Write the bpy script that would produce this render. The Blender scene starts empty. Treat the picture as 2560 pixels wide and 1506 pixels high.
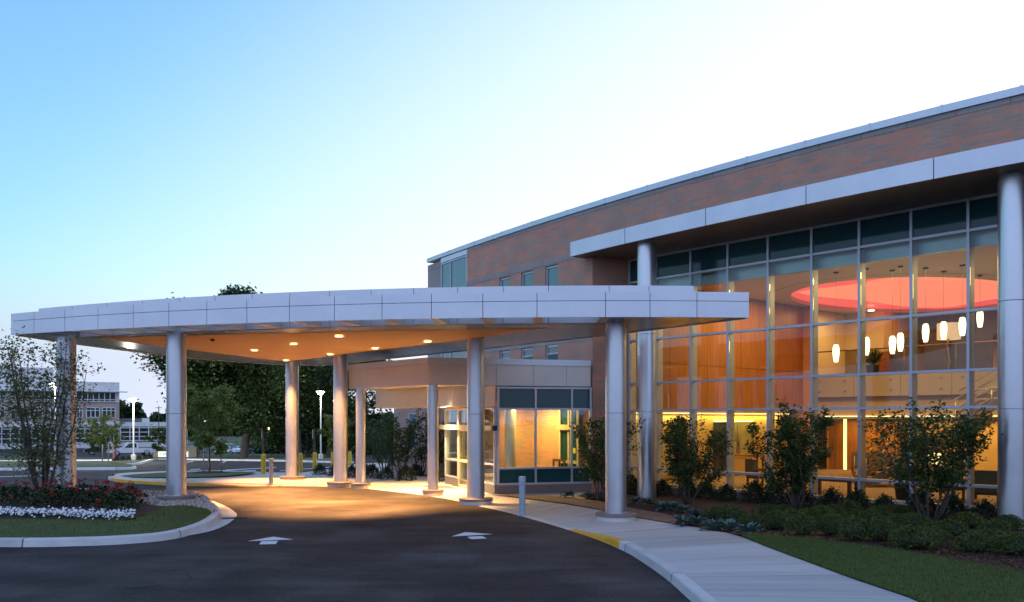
import bpy, bmesh, math, random
from mathutils import Vector, Matrix, geometry
random.seed(7)
C = bpy.context.scene.collection
PI = math.pi
# ------------------------------------------------------------------ survey helpers (points read off the photograph, metres)
F, CX, HY, H = 2150.0, 1280.0, 1049.0, 2.4
SL, Y0, YC = .031, 34.0, 180.0
def gz(Y):
    return -SL*max(0., min(Y, YC)-Y0)
def at(px, py, Y):
    return Vector(((px-CX)*Y/F, Y, H+(HY-py)*Y/F))
def G(px, py, z=0.):
    Y = F*(H-z)/(py-HY)
    return Vector(((px-CX)*Y/F, Y, z))
def GT(px, py, dz=0.):
    dy = py-HY
    Y = F*H/dy
    if Y > Y0: Y = F*(H-SL*Y0)/(dy-F*SL) if dy > F*SL+1 else 400
    if Y > YC: Y = F*(H-gz(YC))/dy
    return Vector(((px-CX)*Y/F, Y, gz(Y)+dz))
K = 1.0163
def smooth(t):
    t = max(0., min(1., t)); return t*t*(3-2*t)
def lift(X, Y):
    return .13*smooth((18.8-Y)/3.2)
def resample(pts, n):
    pts = [Vector(p) for p in pts]; L = [0.]
    for a, b in zip(pts, pts[1:]): L.append(L[-1]+(b-a).length)
    out = []; j = 0
    for i in range(n):
        t = L[-1]*i/(n-1)
        while j < len(pts)-2 and L[j+1] < t: j += 1
        u = (t-L[j])/max(1e-9, L[j+1]-L[j])
        out.append(pts[j].lerp(pts[j+1], max(0, min(1, u))))
    return out
def spline(pts, n=8):
    pts = [Vector(p) for p in pts]; out = []
    for i in range(len(pts)-1):
        p0 = pts[max(0, i-1)]; p1 = pts[i]; p2 = pts[i+1]; p3 = pts[min(len(pts)-1, i+2)]
        for k in range(n):
            t = k/n
            out.append(.5*((2*p1)+(p2-p0)*t+(2*p0-5*p1+4*p2-p3)*t*t+(3*p1-p0-3*p2+p3)*t**3))
    out.append(pts[-1]); return out
def offset(path, d, closed=False):
    out = []; n = len(path)
    for i in range(n):
        a = path[(i-1) % n] if (closed or i > 0) else path[i]
        b = path[(i+1) % n] if (closed or i < n-1) else path[i]
        t = (b-a); t.z = 0; t.normalize()
        out.append(path[i]+Vector((-t.y, t.x, 0))*d)
    return out

# ------------------------------------------------------------------ object helpers
ORIG = {}
class MB:
    def __init__(s): s.v = []; s.f = []; s.mi = []; s.sm = []; s.uv = {}
    def add(s, verts, faces, mi=0, sm=False, uvs=None):
        o = len(s.v); s.v += [tuple(x) for x in verts]
        for k, f in enumerate(faces):
            if uvs: s.uv[len(s.f)] = [uvs[i] for i in f]
            s.f.append([i+o for i in f]); s.mi.append(mi); s.sm.append(sm)
    def quad(s, a, b, c, d, mi=0, uvs=None): s.add([a, b, c, d], [[0, 1, 2, 3]], mi, False, uvs)
    def box(s, c, d, rz=0., mi=0):
        x, y, z = d[0]/2, d[1]/2, d[2]/2; cs, sn = math.cos(rz), math.sin(rz)
        v = []
        for sz in (-z, z):
            for sx, sy in ((-x, -y), (x, -y), (x, y), (-x, y)):
                v.append((c[0]+sx*cs-sy*sn, c[1]+sx*sn+sy*cs, c[2]+sz))
        s.add(v, [[3, 2, 1, 0], [4, 5, 6, 7], [0, 1, 5, 4], [1, 2, 6, 5], [2, 3, 7, 6], [3, 0, 4, 7]], mi)
    def bar(s, p, q, w0, w1, z0, z1, mi=0):
        # upright box along p-q; w0/w1 = side offsets (left of p->q positive)
        p = Vector((p[0], p[1], 0)); q = Vector((q[0], q[1], 0)); t = (q-p).normalized(); n = Vector((-t.y, t.x, 0))
        a, b, c, d = p+n*w0, q+n*w0, q+n*w1, p+n*w1
        s.prism([a, b, c, d], z0, z1, mi)
    def prism(s, poly, z0, z1, mi=0, mside=None):
        n = len(poly)
        ar = sum(poly[i][0]*poly[(i+1) % n][1]-poly[(i+1) % n][0]*poly[i][1] for i in range(n))
        if ar < 0: poly = list(reversed(poly))
        v = [(p[0], p[1], z0) for p in poly]+[(p[0], p[1], z1) for p in poly]
        tris = geometry.tessellate_polygon([[Vector((p[0], p[1], 0)) for p in poly]])
        f = []
        for t in tris:
            a, b, c = [Vector((poly[i][0], poly[i][1], 0)) for i in t]
            if (b-a).cross(c-a).z < 0: t = (t[0], t[2], t[1])
            f.append([t[2], t[1], t[0]]); f.append([t[0]+n, t[1]+n, t[2]+n])
        s.add(v, f, mi)
        o = len(s.v)-2*n
        for i in range(n):
            j = (i+1) % n
            s.f.append([o+i, o+j, o+n+j, o+n+i]); s.mi.append(mi if mside is None else mside); s.sm.append(False)
    def sheet(s, poly, zf, mi=0):
        n = len(poly); v = [(p[0], p[1], zf(p[0], p[1])) for p in poly]
        f = []
        for t in geometry.tessellate_polygon([[Vector((p[0], p[1], 0)) for p in poly]]):
            a, b, c = [Vector((poly[i][0], poly[i][1], 0)) for i in t]
            f.append(list(t) if (b-a).cross(c-a).z > 0 else [t[0], t[2], t[1]])
        s.add(v, f, mi)
    def strip(s, A, B, zf=None, mi=0, n=1, sm=True, dz=0):
        # surface between two polylines of equal length; u runs along, v across
        u = 0.; rows = []
        for i, (a, b) in enumerate(zip(A, B)):
            if i: u += ((A[i]-A[i-1]).length+(B[i]-B[i-1]).length)/2
            for k in range(n+1):
                p = a.lerp(b, k/n)
                rows.append(((p.x, p.y, zf(p.x, p.y) if zf else p.z+dz), (u, k/n)))
        fs = []; m = n+1
        for i in range(len(A)-1):
            for k in range(n):
                q = [i*m+k, (i+1)*m+k, (i+1)*m+k+1, i*m+k+1]
                a, b, c = [Vector(rows[j][0]) for j in q[:3]]
                fs.append(q if (b-a).cross(c-a).z > 0 else q[::-1])
        s.add([r[0] for r in rows], fs, mi, sm, [r[1] for r in rows])
    def cyl(s, c, r, z0, z1, n=24, r2=None, mi=0, caps=True):
        r2 = r if r2 is None else r2
        s.lathe(c, [(r, z0), (r2, z1)], n, mi)
        if caps:
            o = len(s.v)-2*n
            s.f.append([o+i*2 for i in range(n)][::-1]); s.mi.append(mi); s.sm.append(False)
            s.f.append([o+i*2+1 for i in range(n)]); s.mi.append(mi); s.sm.append(False)
    def lathe(s, c, prof, n=24, mi=0, sm=True):
        zc = c[2] if len(c) > 2 else 0
        groups = [[prof[0], prof[1]]]
        for k in range(2, len(prof)):
            a = Vector((prof[k-1][0]-prof[k-2][0], prof[k-1][1]-prof[k-2][1])); b = Vector((prof[k][0]-prof[k-1][0], prof[k][1]-prof[k-1][1]))
            if a.length > 0 and b.length > 0 and a.angle(b) < .6: groups[-1].append(prof[k])
            else: groups.append([prof[k-1], prof[k]])
        for g in groups:
            m = len(g); v = []; f = []
            for i in range(n):
                a = 2*PI*i/n
                for r, z in g: v.append((c[0]+r*math.cos(a), c[1]+r*math.sin(a), z+zc))
            for i in range(n):
                j = (i+1) % n
                for k in range(m-1): f.append([i*m+k, j*m+k, j*m+k+1, i*m+k+1])
            s.add(v, f, mi, sm)
    def tube(s, pts, rad, n=6, mi=0, cap=True):
        pts = [Vector(p) for p in pts]; v = []
        if not isinstance(rad, (list, tuple)): rad = [rad]*len(pts)
        t0 = (pts[1]-pts[0]).normalized(); up = Vector((0, 0, 1)) if abs(t0.z) < .9 else Vector((1, 0, 0))
        for i, p in enumerate(pts):
            t = (pts[min(i+1, len(pts)-1)]-pts[max(0, i-1)]).normalized()
            x = t.cross(up)
            if x.length < 1e-4: x = t.cross(Vector((0, 1, 0)))
            x.normalize(); y = x.cross(t); up = -y if False else up
            for k in range(n):
                a = 2*PI*k/n; v.append(p+(x*math.cos(a)+y*math.sin(a))*rad[i])
        f = [[i*n+k, i*n+(k+1) % n, (i+1)*n+(k+1) % n, (i+1)*n+k] for i in range(len(pts)-1) for k in range(n)]
        if cap: f += [list(range(n))[::-1], [(len(pts)-1)*n+k for k in range(n)]]
        s.add(v, f, mi, True)
    def ball(s, c, r, n=10, m=7, sc=(1, 1, 1), mi=0, jit=0.):
        prof = []
        v = []
        for j in range(m+1):
            th = PI*j/m
            for i in range(n):
                a = 2*PI*i/n; k = 1+random.uniform(-jit, jit)
                v.append((c[0]+r*sc[0]*k*math.sin(th)*math.cos(a), c[1]+r*sc[1]*k*math.sin(th)*math.sin(a), c[2]+r*sc[2]*k*math.cos(th)))
        f = [[j*n+i, (j+1)*n+i, (j+1)*n+(i+1) % n, j*n+(i+1) % n] for j in range(m) for i in range(n)]
        s.add(v, f, mi, True)
    def build(s, name, mats, parent=None, origin=None):
        if not isinstance(mats, (list, tuple)): mats = [mats]
        me = bpy.data.meshes.new(name)
        o = bpy.data.objects.new(name, me); C.objects.link(o)
        if parent is not None: org = ORIG.get(parent.name, Vector((0, 0, 0)))
        elif origin is not None: org = Vector(origin); o.location = org
        else: org = Vector((0, 0, 0))
        ORIG[o.name] = org
        me.from_pydata([(x-org.x, y-org.y, z-org.z) for x, y, z in s.v], [], s.f)
        for m in mats: me.materials.append(m)
        me.polygons.foreach_set('material_index', s.mi); me.polygons.foreach_set('use_smooth', s.sm)
        uvl = me.uv_layers.new(name='UVMap')
        dat = [0.]*(2*len(me.loops))
        for p in me.polygons:
            ov = s.uv.get(p.index)
            if ov:
                for k, li in enumerate(p.loop_indices): dat[2*li], dat[2*li+1] = ov[k]
            else:
                nn = p.normal
                if abs(nn.z) > .7:
                    for li in p.loop_indices:
                        c = s.v[me.loops[li].vertex_index]; dat[2*li], dat[2*li+1] = c[0], c[1]
                else:
                    l = math.hypot(nn.x, nn.y) or 1; tx, ty = -nn.y/l, nn.x/l
                    for li in p.loop_indices:
                        c = s.v[me.loops[li].vertex_index]; dat[2*li], dat[2*li+1] = c[0]*tx+c[1]*ty, c[2]
        uvl.data.foreach_set('uv', dat)
        if parent is not None: o.parent = parent
        return o
def thing(name, label, cat, loc=(0, 0, 0), group=None):
    o = bpy.data.objects.new(name, None); C.objects.link(o); o.location = loc
    o.empty_display_size = .2
    ORIG[o.name] = Vector(loc); o['label'] = label; o['category'] = cat
    if group: o['group'] = group
    return o
def tag(o, label, cat, group=None):
    o['label'] = label; o['category'] = cat
    if group: o['group'] = group
    return o
def struct(o, kind='structure', label=None):
    o['kind'] = kind
    if label: o['label'] = label
    return o
def dup(root, loc, label, rz=0., sc=1., group=None):
    def cp(o, par):
        c = o.copy(); C.objects.link(c)
        if par: c.parent = par
        for ch in list(o.children): cp(ch, c)
        return c
    r = cp(root, None); r.location = loc; r.rotation_euler = (0, 0, rz); r.scale = (sc, sc, sc); r['label'] = label
    if group: r['group'] = group
    return r
ORD = ['first', 'second', 'third', 'fourth', 'fifth', 'sixth', 'seventh', 'eighth', 'ninth', 'tenth', 'eleventh', 'twelfth', 'thirteenth', 'fourteenth', 'fifteenth', 'sixteenth', 'seventeenth', 'eighteenth', 'nineteenth', 'twentieth']

# ------------------------------------------------------------------ materials
def newmat(name):
    m = bpy.data.materials.new(name); m.use_nodes = True; nt = m.node_tree
    return m, nt, nt.nodes['Principled BSDF']
def N(nt, t, **kw):
    n = nt.nodes.new(t)
    for k, v in kw.items():
        if k in n.inputs: n.inputs[k].default_value = v
        else: setattr(n, k, v)
    return n
def col(c): return (c[0], c[1], c[2], 1)
def pm(name, c1, c2=None, scale=4., rough=.6, metal=0., bump=0., bscale=40., detail=6., lo=.35, hi=.65, spec=.5, c3=None, scale3=.5, coat=0., rvar=0.):
    """principled surface; colour wanders between c1 and c2 (and patches of c3) by noise in object space"""
    m, nt, b = newmat(name); L = nt.links
    b.inputs['Roughness'].default_value = rough; b.inputs['Metallic'].default_value = metal; b.inputs['Specular IOR Level'].default_value = spec
    b.inputs['Coat Weight'].default_value = coat
    tc = N(nt, 'ShaderNodeTexCoord')
    if c2 is None: b.inputs['Base Color'].default_value = col(c1)
    else:
        nz = N(nt, 'ShaderNodeTexNoise', Scale=scale, Detail=detail, Roughness=.65); L.new(tc.outputs['Object'], nz.inputs['Vector'])
        r = N(nt, 'ShaderNodeValToRGB'); r.color_ramp.elements[0].position = lo; r.color_ramp.elements[1].position = hi
        r.color_ramp.elements[0].color = col(c1); r.color_ramp.elements[1].color = col(c2)
        L.new(nz.outputs['Fac'], r.inputs['Fac']); out = r.outputs['Color']
        if rvar:
            mr = N(nt, 'ShaderNodeMapRange'); mr.inputs['To Min'].default_value = rough-rvar; mr.inputs['To Max'].default_value = rough+rvar
            L.new(nz.outputs['Fac'], mr.inputs['Value']); L.new(mr.outputs['Result'], b.inputs['Roughness'])
        if c3 is not None:
            n3 = N(nt, 'ShaderNodeTexNoise', Scale=scale3, Detail=3.); L.new(tc.outputs['Object'], n3.inputs['Vector'])
            r3 = N(nt, 'ShaderNodeValToRGB'); r3.color_ramp.elements[0].position = .45; r3.color_ramp.elements[1].position = .7
            L.new(n3.outputs['Fac'], r3.inputs['Fac'])
            mx = N(nt, 'ShaderNodeMix', data_type='RGBA'); mx.inputs['B'].default_value = col(c3)
            L.new(r3.outputs['Color'], mx.inputs['Factor']); L.new(out, mx.inputs['A']); out = mx.outputs['Result']
        L.new(out, b.inputs['Base Color'])
    if bump:
        nb = N(nt, 'ShaderNodeTexNoise', Scale=bscale, Detail=4.); L.new(tc.outputs['Object'], nb.inputs['Vector'])
        bp = N(nt, 'ShaderNodeBump', Strength=bump, Distance=.02); L.new(nb.outputs['Fac'], bp.inputs['Height']); L.new(bp.outputs['Normal'], b.inputs['Normal'])
    return m
def brickmat(name, a, b_, mortar, bw=.4, rh=.1, ms=.008, bias=0., rough=.85, off=.5):
    m, nt, b = newmat(name); L = nt.links
    uv = N(nt, 'ShaderNodeUVMap'); br = N(nt, 'ShaderNodeTexBrick')
    br.offset = off; br.inputs['Scale'].default_value = 1; br.inputs['Brick Width'].default_value = bw; br.inputs['Row Height'].default_value = rh
    br.inputs['Mortar Size'].default_value = ms; br.inputs['Bias'].default_value = bias; br.inputs['Mortar Smooth'].default_value = .2
    br.inputs['Color1'].default_value = col(a); br.inputs['Color2'].default_value = col(b_); br.inputs['Mortar'].default_value = col(mortar)
    L.new(uv.outputs['UV'], br.inputs['Vector'])
    nz = N(nt, 'ShaderNodeTexNoise', Scale=1.2, Detail=5.); L.new(uv.outputs['UV'], nz.inputs['Vector'])
    mr = N(nt, 'ShaderNodeMapRange'); mr.inputs['To Min'].default_value = .75; mr.inputs['To Max'].default_value = 1.25; L.new(nz.outputs['Fac'], mr.inputs['Value'])
    mx = N(nt, 'ShaderNodeMix', data_type='RGBA', blend_type='MULTIPLY'); mx.inputs['Factor'].default_value = 1
    L.new(br.outputs['Color'], mx.inputs['A']); L.new(mr.outputs['Result'], mx.inputs['B']); L.new(mx.outputs['Result'], b.inputs['Base Color'])
    bp = N(nt, 'ShaderNodeBump', Strength=.5, Distance=.006); bp.invert = True; L.new(br.outputs['Fac'], bp.inputs['Height']); L.new(bp.outputs['Normal'], b.inputs['Normal'])
    b.inputs['Roughness'].default_value = rough
    return m
def glassmat(name, tint, refl=.06, rough=0.):
    m = bpy.data.materials.new(name); m.use_nodes = True; nt = m.node_tree; L = nt.links
    nt.nodes.remove(nt.nodes['Principled BSDF']); out = nt.nodes['Material Output']
    t = N(nt, 'ShaderNodeBsdfTransparent'); t.inputs['Color'].default_value = col(tint)
    g = N(nt, 'ShaderNodeBsdfGlossy'); g.inputs['Roughness'].default_value = rough; g.inputs['Color'].default_value = (.9, .97, 1, 1)
    fr = N(nt, 'ShaderNodeFresnel', IOR=1.45)
    ad = N(nt, 'ShaderNodeMath', operation='ADD', use_clamp=True); ad.operation = 'MULTIPLY_ADD'; ad.inputs[1].default_value = .6; ad.inputs[2].default_value = refl-.02
    L.new(fr.outputs['Fac'], ad.inputs[0])
    mx = N(nt, 'ShaderNodeMixShader'); L.new(ad.outputs[0], mx.inputs['Fac']); L.new(t.outputs[0], mx.inputs[1]); L.new(g.outputs[0], mx.inputs[2])
    L.new(mx.outputs[0], out.inputs['Surface'])
    return m
EXPOSURE = 3.1; KE = 2**-EXPOSURE            # lamps are sized for the exposure
def emit(name, c, s, base=(.8, .8, .8)):
    m, nt, b = newmat(name); b.inputs['Base Color'].default_value = col(base)
    b.inputs['Emission Color'].default_value = col(c); b.inputs['Emission Strength'].default_value = s*KE
    return m
def leafmat(name, a, b_, scale=1.5, trans=.25, c3=None):
    m = bpy.data.materials.new(name); m.use_nodes = True; nt = m.node_tree; L = nt.links
    b = nt.nodes['Principled BSDF']; out = nt.nodes['Material Output']
    g = N(nt, 'ShaderNodeNewGeometry')
    r = N(nt, 'ShaderNodeValToRGB'); r.color_ramp.elements[0].color = col(a); r.color_ramp.elements[1].color = col(b_)
    if c3: e = r.color_ramp.elements.new(.93); e.color = col(b_); r.color_ramp.elements[2].color = col(c3)
    L.new(g.outputs['Random Per Island'], r.inputs['Fac']); L.new(r.outputs['Color'], b.inputs['Base Color'])
    b.inputs['Roughness'].default_value = .5; b.inputs['Specular IOR Level'].default_value = .35
    t = N(nt, 'ShaderNodeBsdfTranslucent'); L.new(r.outputs['Color'], t.inputs['Color'])
    mx = N(nt, 'ShaderNodeMixShader'); mx.inputs['Fac'].default_value = trans
    L.new(b.outputs[0], mx.inputs[1]); L.new(t.outputs[0], mx.inputs[2]); L.new(mx.outputs[0], out.inputs['Surface'])
    return m
def woodmat(name, a, b_, sc=(14., 14., .8), rough=.4):
    m, nt, b = newmat(name); L = nt.links
    tc = N(nt, 'ShaderNodeTexCoord'); mp = N(nt, 'ShaderNodeMapping'); mp.inputs['Scale'].default_value = sc
    nz = N(nt, 'ShaderNodeTexNoise', Scale=1., Detail=5.); L.new(tc.outputs['Object'], mp.inputs['Vector']); L.new(mp.outputs[0], nz.inputs['Vector'])
    r = N(nt, 'ShaderNodeValToRGB'); r.color_ramp.elements[0].color = col(a); r.color_ramp.elements[1].color = col(b_)
    r.color_ramp.elements[0].position = .3; r.color_ramp.elements[1].position = .7
    L.new(nz.outputs['Fac'], r.inputs['Fac']); L.new(r.outputs['Color'], b.inputs['Base Color']); b.inputs['Roughness'].default_value = rough
    return m
def slabmat(name, c1, c2, joint=(0, 0), rough=.8, jw=.012, jc=.35, stretch=(1, 1)):
    """broomed concrete: streaks across the walk, sawn joints every joint[0] metres of u"""
    m, nt, b = newmat(name); L = nt.links
    uv = N(nt, 'ShaderNodeUVMap'); tc = N(nt, 'ShaderNodeTexCoord')
    mp = N(nt, 'ShaderNodeMapping'); mp.inputs['Scale'].default_value = (stretch[0], stretch[1], 1); L.new(uv.outputs['UV'], mp.inputs['Vector'])
    nz = N(nt, 'ShaderNodeTexNoise', Scale=1., Detail=6., Roughness=.6); L.new(mp.outputs[0], nz.inputs['Vector'])
    r = N(nt, 'ShaderNodeValToRGB'); r.color_ramp.elements[0].position = .3; r.color_ramp.elements[1].position = .72
    r.color_ramp.elements[0].color = col(c1); r.color_ramp.elements[1].color = col(c2); L.new(nz.outputs['Fac'], r.inputs['Fac']); out = r.outputs['Color']
    n2 = N(nt, 'ShaderNodeTexNoise', Scale=60., Detail=3.); L.new(tc.outputs['Object'], n2.inputs['Vector'])
    mr = N(nt, 'ShaderNodeMapRange'); mr.inputs['To Min'].default_value = .86; mr.inputs['To Max'].default_value = 1.12; L.new(n2.outputs['Fac'], mr.inputs['Value'])
    mx = N(nt, 'ShaderNodeMix', data_type='RGBA', blend_type='MULTIPLY'); mx.inputs['Factor'].default_value = 1
    L.new(out, mx.inputs['A']); L.new(mr.outputs['Result'], mx.inputs['B']); out = mx.outputs['Result']
    if joint[0]:
        sx = N(nt, 'ShaderNodeSeparateXYZ'); L.new(uv.outputs['UV'], sx.inputs[0])
        dv = N(nt, 'ShaderNodeMath', operation='DIVIDE'); dv.inputs[1].default_value = joint[0]; L.new(sx.outputs['X'], dv.inputs[0])
        fr = N(nt, 'ShaderNodeMath', operation='FRACT'); L.new(dv.outputs[0], fr.inputs[0])
        lt = N(nt, 'ShaderNodeMath', operation='LESS_THAN'); lt.inputs[1].default_value = jw/joint[0]; L.new(fr.outputs[0], lt.inputs[0])
        m2 = N(nt, 'ShaderNodeMix', data_type='RGBA'); m2.inputs['B'].default_value = col([x*jc for x in c1])
        L.new(lt.outputs[0], m2.inputs['Factor']); L.new(out, m2.inputs['A']); out = m2.outputs['Result']
        wn = N(nt, 'ShaderNodeTexWhiteNoise', noise_dimensions='1D'); fl = N(nt, 'ShaderNodeMath', operation='FLOOR'); L.new(dv.outputs[0], fl.inputs[0]); L.new(fl.outputs[0], wn.inputs['W'])
        m3r = N(nt, 'ShaderNodeMapRange'); m3r.inputs['To Min'].default_value = .86; m3r.inputs['To Max'].default_value = 1.08; L.new(wn.outputs['Value'], m3r.inputs['Value'])
        m3 = N(nt, 'ShaderNodeMix', data_type='RGBA', blend_type='MULTIPLY'); m3.inputs['Factor'].default_value = 1; L.new(out, m3.inputs['A']); L.new(m3r.outputs['Result'], m3.inputs['B']); out = m3.outputs['Result']
    L.new(out, b.inputs['Base Color']); b.inputs['Roughness'].default_value = rough
    return m

M = {}
M['panel'] = pm('aluminium_panel', (.60, .62, .67), (.67, .69, .73), .9, .40, .35, lo=.38, hi=.62, rvar=.08, bump=.05, bscale=1.3)
M['panelw'] = pm('warm_aluminium_panel', (.58, .54, .49), (.63, .59, .54), .8, .42, .3, lo=.4, hi=.6, rvar=.05)
M['gap'] = pm('dark_joint', (.05, .055, .065), rough=.8)
M['coping'] = pm('coping_metal', (.55, .6, .64), (.6, .65, .68), .5, .4, .4)
M['column'] = pm('column_metal', (.52, .53, .56), (.58, .59, .62), 1.1, .32, .85, rvar=.1, bump=.03, bscale=2.)
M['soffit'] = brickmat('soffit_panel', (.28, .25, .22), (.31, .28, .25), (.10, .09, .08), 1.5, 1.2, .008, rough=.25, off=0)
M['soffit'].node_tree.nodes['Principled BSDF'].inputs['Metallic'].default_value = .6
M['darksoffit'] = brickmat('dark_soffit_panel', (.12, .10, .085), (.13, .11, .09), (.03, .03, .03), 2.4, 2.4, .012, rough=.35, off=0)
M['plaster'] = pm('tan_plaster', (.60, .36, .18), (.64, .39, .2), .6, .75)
M['brick'] = brickmat('blended_brick', (.55, .235, .15), (.33, .245, .19), (.40, .32, .265), .42, .1, .006, bias=-.02)
M['brickl'] = brickmat('tan_brick', (.46, .3, .24), (.38, .26, .21), (.42, .36, .32), .4, .1, .008)
M['stone'] = brickmat('limestone', (.27, .25, .24), (.30, .28, .265), (.15, .14, .13), 1.1, .9, .012, rough=.85)
M['granite'] = pm('granite', (.14, .11, .11), (.22, .18, .175), 60., .6)
M['frame'] = pm('window_frame_metal', (.44, .46, .52), (.48, .5, .56), 2., .4, .35)
M['framew'] = pm('cream_frame_paint', (.5, .44, .31), rough=.45)
M['glass'] = glassmat('clear_glazing', (.88, .95, .91), .018)
M['glassv'] = glassmat('vestibule_glazing', (.88, .94, .9), .05)
M['spandrel'] = pm('spandrel_glass', (.018, .07, .075), rough=.06, spec=.3)
M['winglass'] = pm('window_glass_teal', (.025, .1, .12), rough=.05, spec=1., coat=.6)
M['concrete'] = slabmat('walk_concrete', (.33, .32, .32), (.48, .47, .47), (1.55, 0), stretch=(3.2, .5))
M['kerb'] = slabmat('kerb_concrete', (.42, .42, .42), (.56, .56, .56), (3.0, 0), jc=.2, jw=.03, stretch=(1.5, 3))
M['kerb_lit'] = slabmat('far_kerb_lit', (.62, .62, .62), (.78, .78, .78), (3.0, 0), jc=.4, jw=.03, stretch=(1.5, 3))  # paler copy of the kerb concrete: open-sky brightness put into the colour
M['kerby'] = pm('yellow_kerb_paint', (.62, .33, .015), (.52, .25, .01), 3., .6, lo=.4, hi=.7)
M['plaza'] = pm('plaza_concrete', (.45, .42, .38), (.57, .53, .48), .9, .8, bump=.1)
M['paver'] = brickmat('brown_paver', (.25, .14, .095), (.2, .115, .08), (.12, .08, .06), .2, .1, .006, rough=.8)
M['asphalt'] = pm('asphalt', (.022, .018, .0175), (.036, .030, .029), 1.1, .85, spec=.18, bump=.35, bscale=140., detail=9., c3=(.062, .054, .053), scale3=.45, rvar=.1)
def weather(m):
    nt = m.node_tree; L = nt.links; b = nt.nodes['Principled BSDF']; src = b.inputs['Base Color'].links[0].from_socket
    tc = N(nt, 'ShaderNodeTexCoord'); out = src
    mp = N(nt, 'ShaderNodeMapping'); mp.inputs['Scale'].default_value = (.35, 1.6, 1); mp.inputs['Rotation'].default_value = (0, 0, .35); L.new(tc.outputs['Object'], mp.inputs['Vector'])
    n1 = N(nt, 'ShaderNodeTexNoise', Scale=1., Detail=7., Roughness=.7, Distortion=.6); L.new(mp.outputs[0], n1.inputs['Vector'])
    r1 = N(nt, 'ShaderNodeValToRGB'); r1.color_ramp.elements[0].position = .32; r1.color_ramp.elements[1].position = .72; r1.color_ramp.elements[0].color = (.74, .74, .74, 1); r1.color_ramp.elements[1].color = (1.48, 1.44, 1.44, 1); L.new(n1.outputs['Fac'], r1.inputs['Fac'])
    mx = N(nt, 'ShaderNodeMix', data_type='RGBA', blend_type='MULTIPLY'); mx.inputs['Factor'].default_value = 1; L.new(out, mx.inputs['A']); L.new(r1.outputs['Color'], mx.inputs['B']); out = mx.outputs['Result']
    vo = N(nt, 'ShaderNodeTexVoronoi', feature='DISTANCE_TO_EDGE', Scale=.16); nd = N(nt, 'ShaderNodeTexNoise', Scale=1.1, Detail=5.); L.new(tc.outputs['Object'], nd.inputs['Vector'])
    ad = N(nt, 'ShaderNodeMix', data_type='RGBA', blend_type='ADD'); ad.inputs['Factor'].default_value = .9; L.new(tc.outputs['Object'], ad.inputs['A']); L.new(nd.outputs['Color'], ad.inputs['B']); L.new(ad.outputs['Result'], vo.inputs['Vector'])
    lt = N(nt, 'ShaderNodeMath', operation='LESS_THAN'); lt.inputs[1].default_value = .0006; L.new(vo.outputs['Distance'], lt.inputs[0])
    m2 = N(nt, 'ShaderNodeMix', data_type='RGBA'); m2.inputs['B'].default_value = (.012, .011, .011, 1); L.new(lt.outputs[0], m2.inputs['Factor']); L.new(out, m2.inputs['A']); out = m2.outputs['Result']
    ag = N(nt, 'ShaderNodeTexVoronoi', Scale=70.); L.new(tc.outputs['Object'], ag.inputs['Vector'])
    sr = N(nt, 'ShaderNodeMapRange'); sr.inputs['To Min'].default_value = .6; sr.inputs['To Max'].default_value = 1.5; sx = N(nt, 'ShaderNodeSeparateXYZ'); L.new(ag.outputs['Color'], sx.inputs[0]); L.new(sx.outputs['X'], sr.inputs['Value'])
    m3 = N(nt, 'ShaderNodeMix', data_type='RGBA', blend_type='MULTIPLY'); m3.inputs['Factor'].default_value = 1; L.new(out, m3.inputs['A']); L.new(sr.outputs['Result'], m3.inputs['B'])
    L.new(m3.outputs['Result'], b.inputs['Base Color'])
weather(M['asphalt'])
M['paint'] = pm('road_paint', (.64, .64, .67), (.34, .34, .36), 22., .75, lo=.45, hi=.78)
M['mulch'] = pm('mulch', (.018, .009, .006), (.075, .032, .02), 28., .95, bump=1., bscale=55., detail=8.)
M['gravel'] = pm('gravel_stone', (.2, .17, .15), (.5, .44, .4), 18., .8)
M['turf'] = pm('turf', (.05, .068, .012), (.088, .106, .024), 7., .95, bump=.6, bscale=120., c3=(.06, .07, .02), scale3=.9)
M['field'] = pm('field_grass', (.05, .075, .02), (.09, .11, .035), .12, .95, c3=(.11, .11, .05), scale3=.02)
M['blade'] = leafmat('grass_blade', (.05, .085, .014), (.12, .165, .035), trans=.2)
M['oak'] = leafmat('oak_leaf', (.016, .038, .010), (.065, .105, .026), trans=.25)
M['maple'] = leafmat('young_tree_leaf', (.08, .13, .022), (.2, .25, .06), trans=.4)
M['shrub'] = leafmat('serviceberry_leaf', (.022, .050, .010), (.068, .118, .026), trans=.35)
M['shrubred'] = leafmat('serviceberry_leaf_mixed', (.07, .10, .028), (.19, .22, .08), trans=.5, c3=(.2, .09, .05))
M['box'] = leafmat('boxwood_leaf', (.028, .047, .008), (.09, .125, .02), trans=.15)
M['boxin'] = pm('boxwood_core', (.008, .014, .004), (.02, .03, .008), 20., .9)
M['hosta'] = leafmat('hosta_leaf', (.05, .1, .085), (.12, .19, .17), trans=.15)
M['dkshrub'] = leafmat('yew_leaf', (.008, .018, .006), (.025, .042, .012), trans=.1)
M['roseleaf'] = leafmat('rose_leaf', (.012, .025, .008), (.04, .06, .018), trans=.15)
M['redpetal'] = leafmat('red_petal', (.2, .005, .006), (.46, .015, .02), trans=.2)
M['whitepetal'] = leafmat('white_petal', (.72, .74, .8), (.85, .87, .9), trans=.2)
M['bark'] = pm('bark', (.045, .036, .03), (.1, .085, .07), 14., .9, bump=.8, bscale=30.)
M['stake'] = pm('stake_wood', (.3, .24, .18), (.4, .33, .26), 10., .85)
M['yellow'] = pm('yellow_paint', (.62, .43, .015), (.56, .37, .012), 4., .45)
M['greypaint'] = pm('grey_paint', (.27, .33, .40), (.31, .37, .44), 5., .45)
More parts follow.
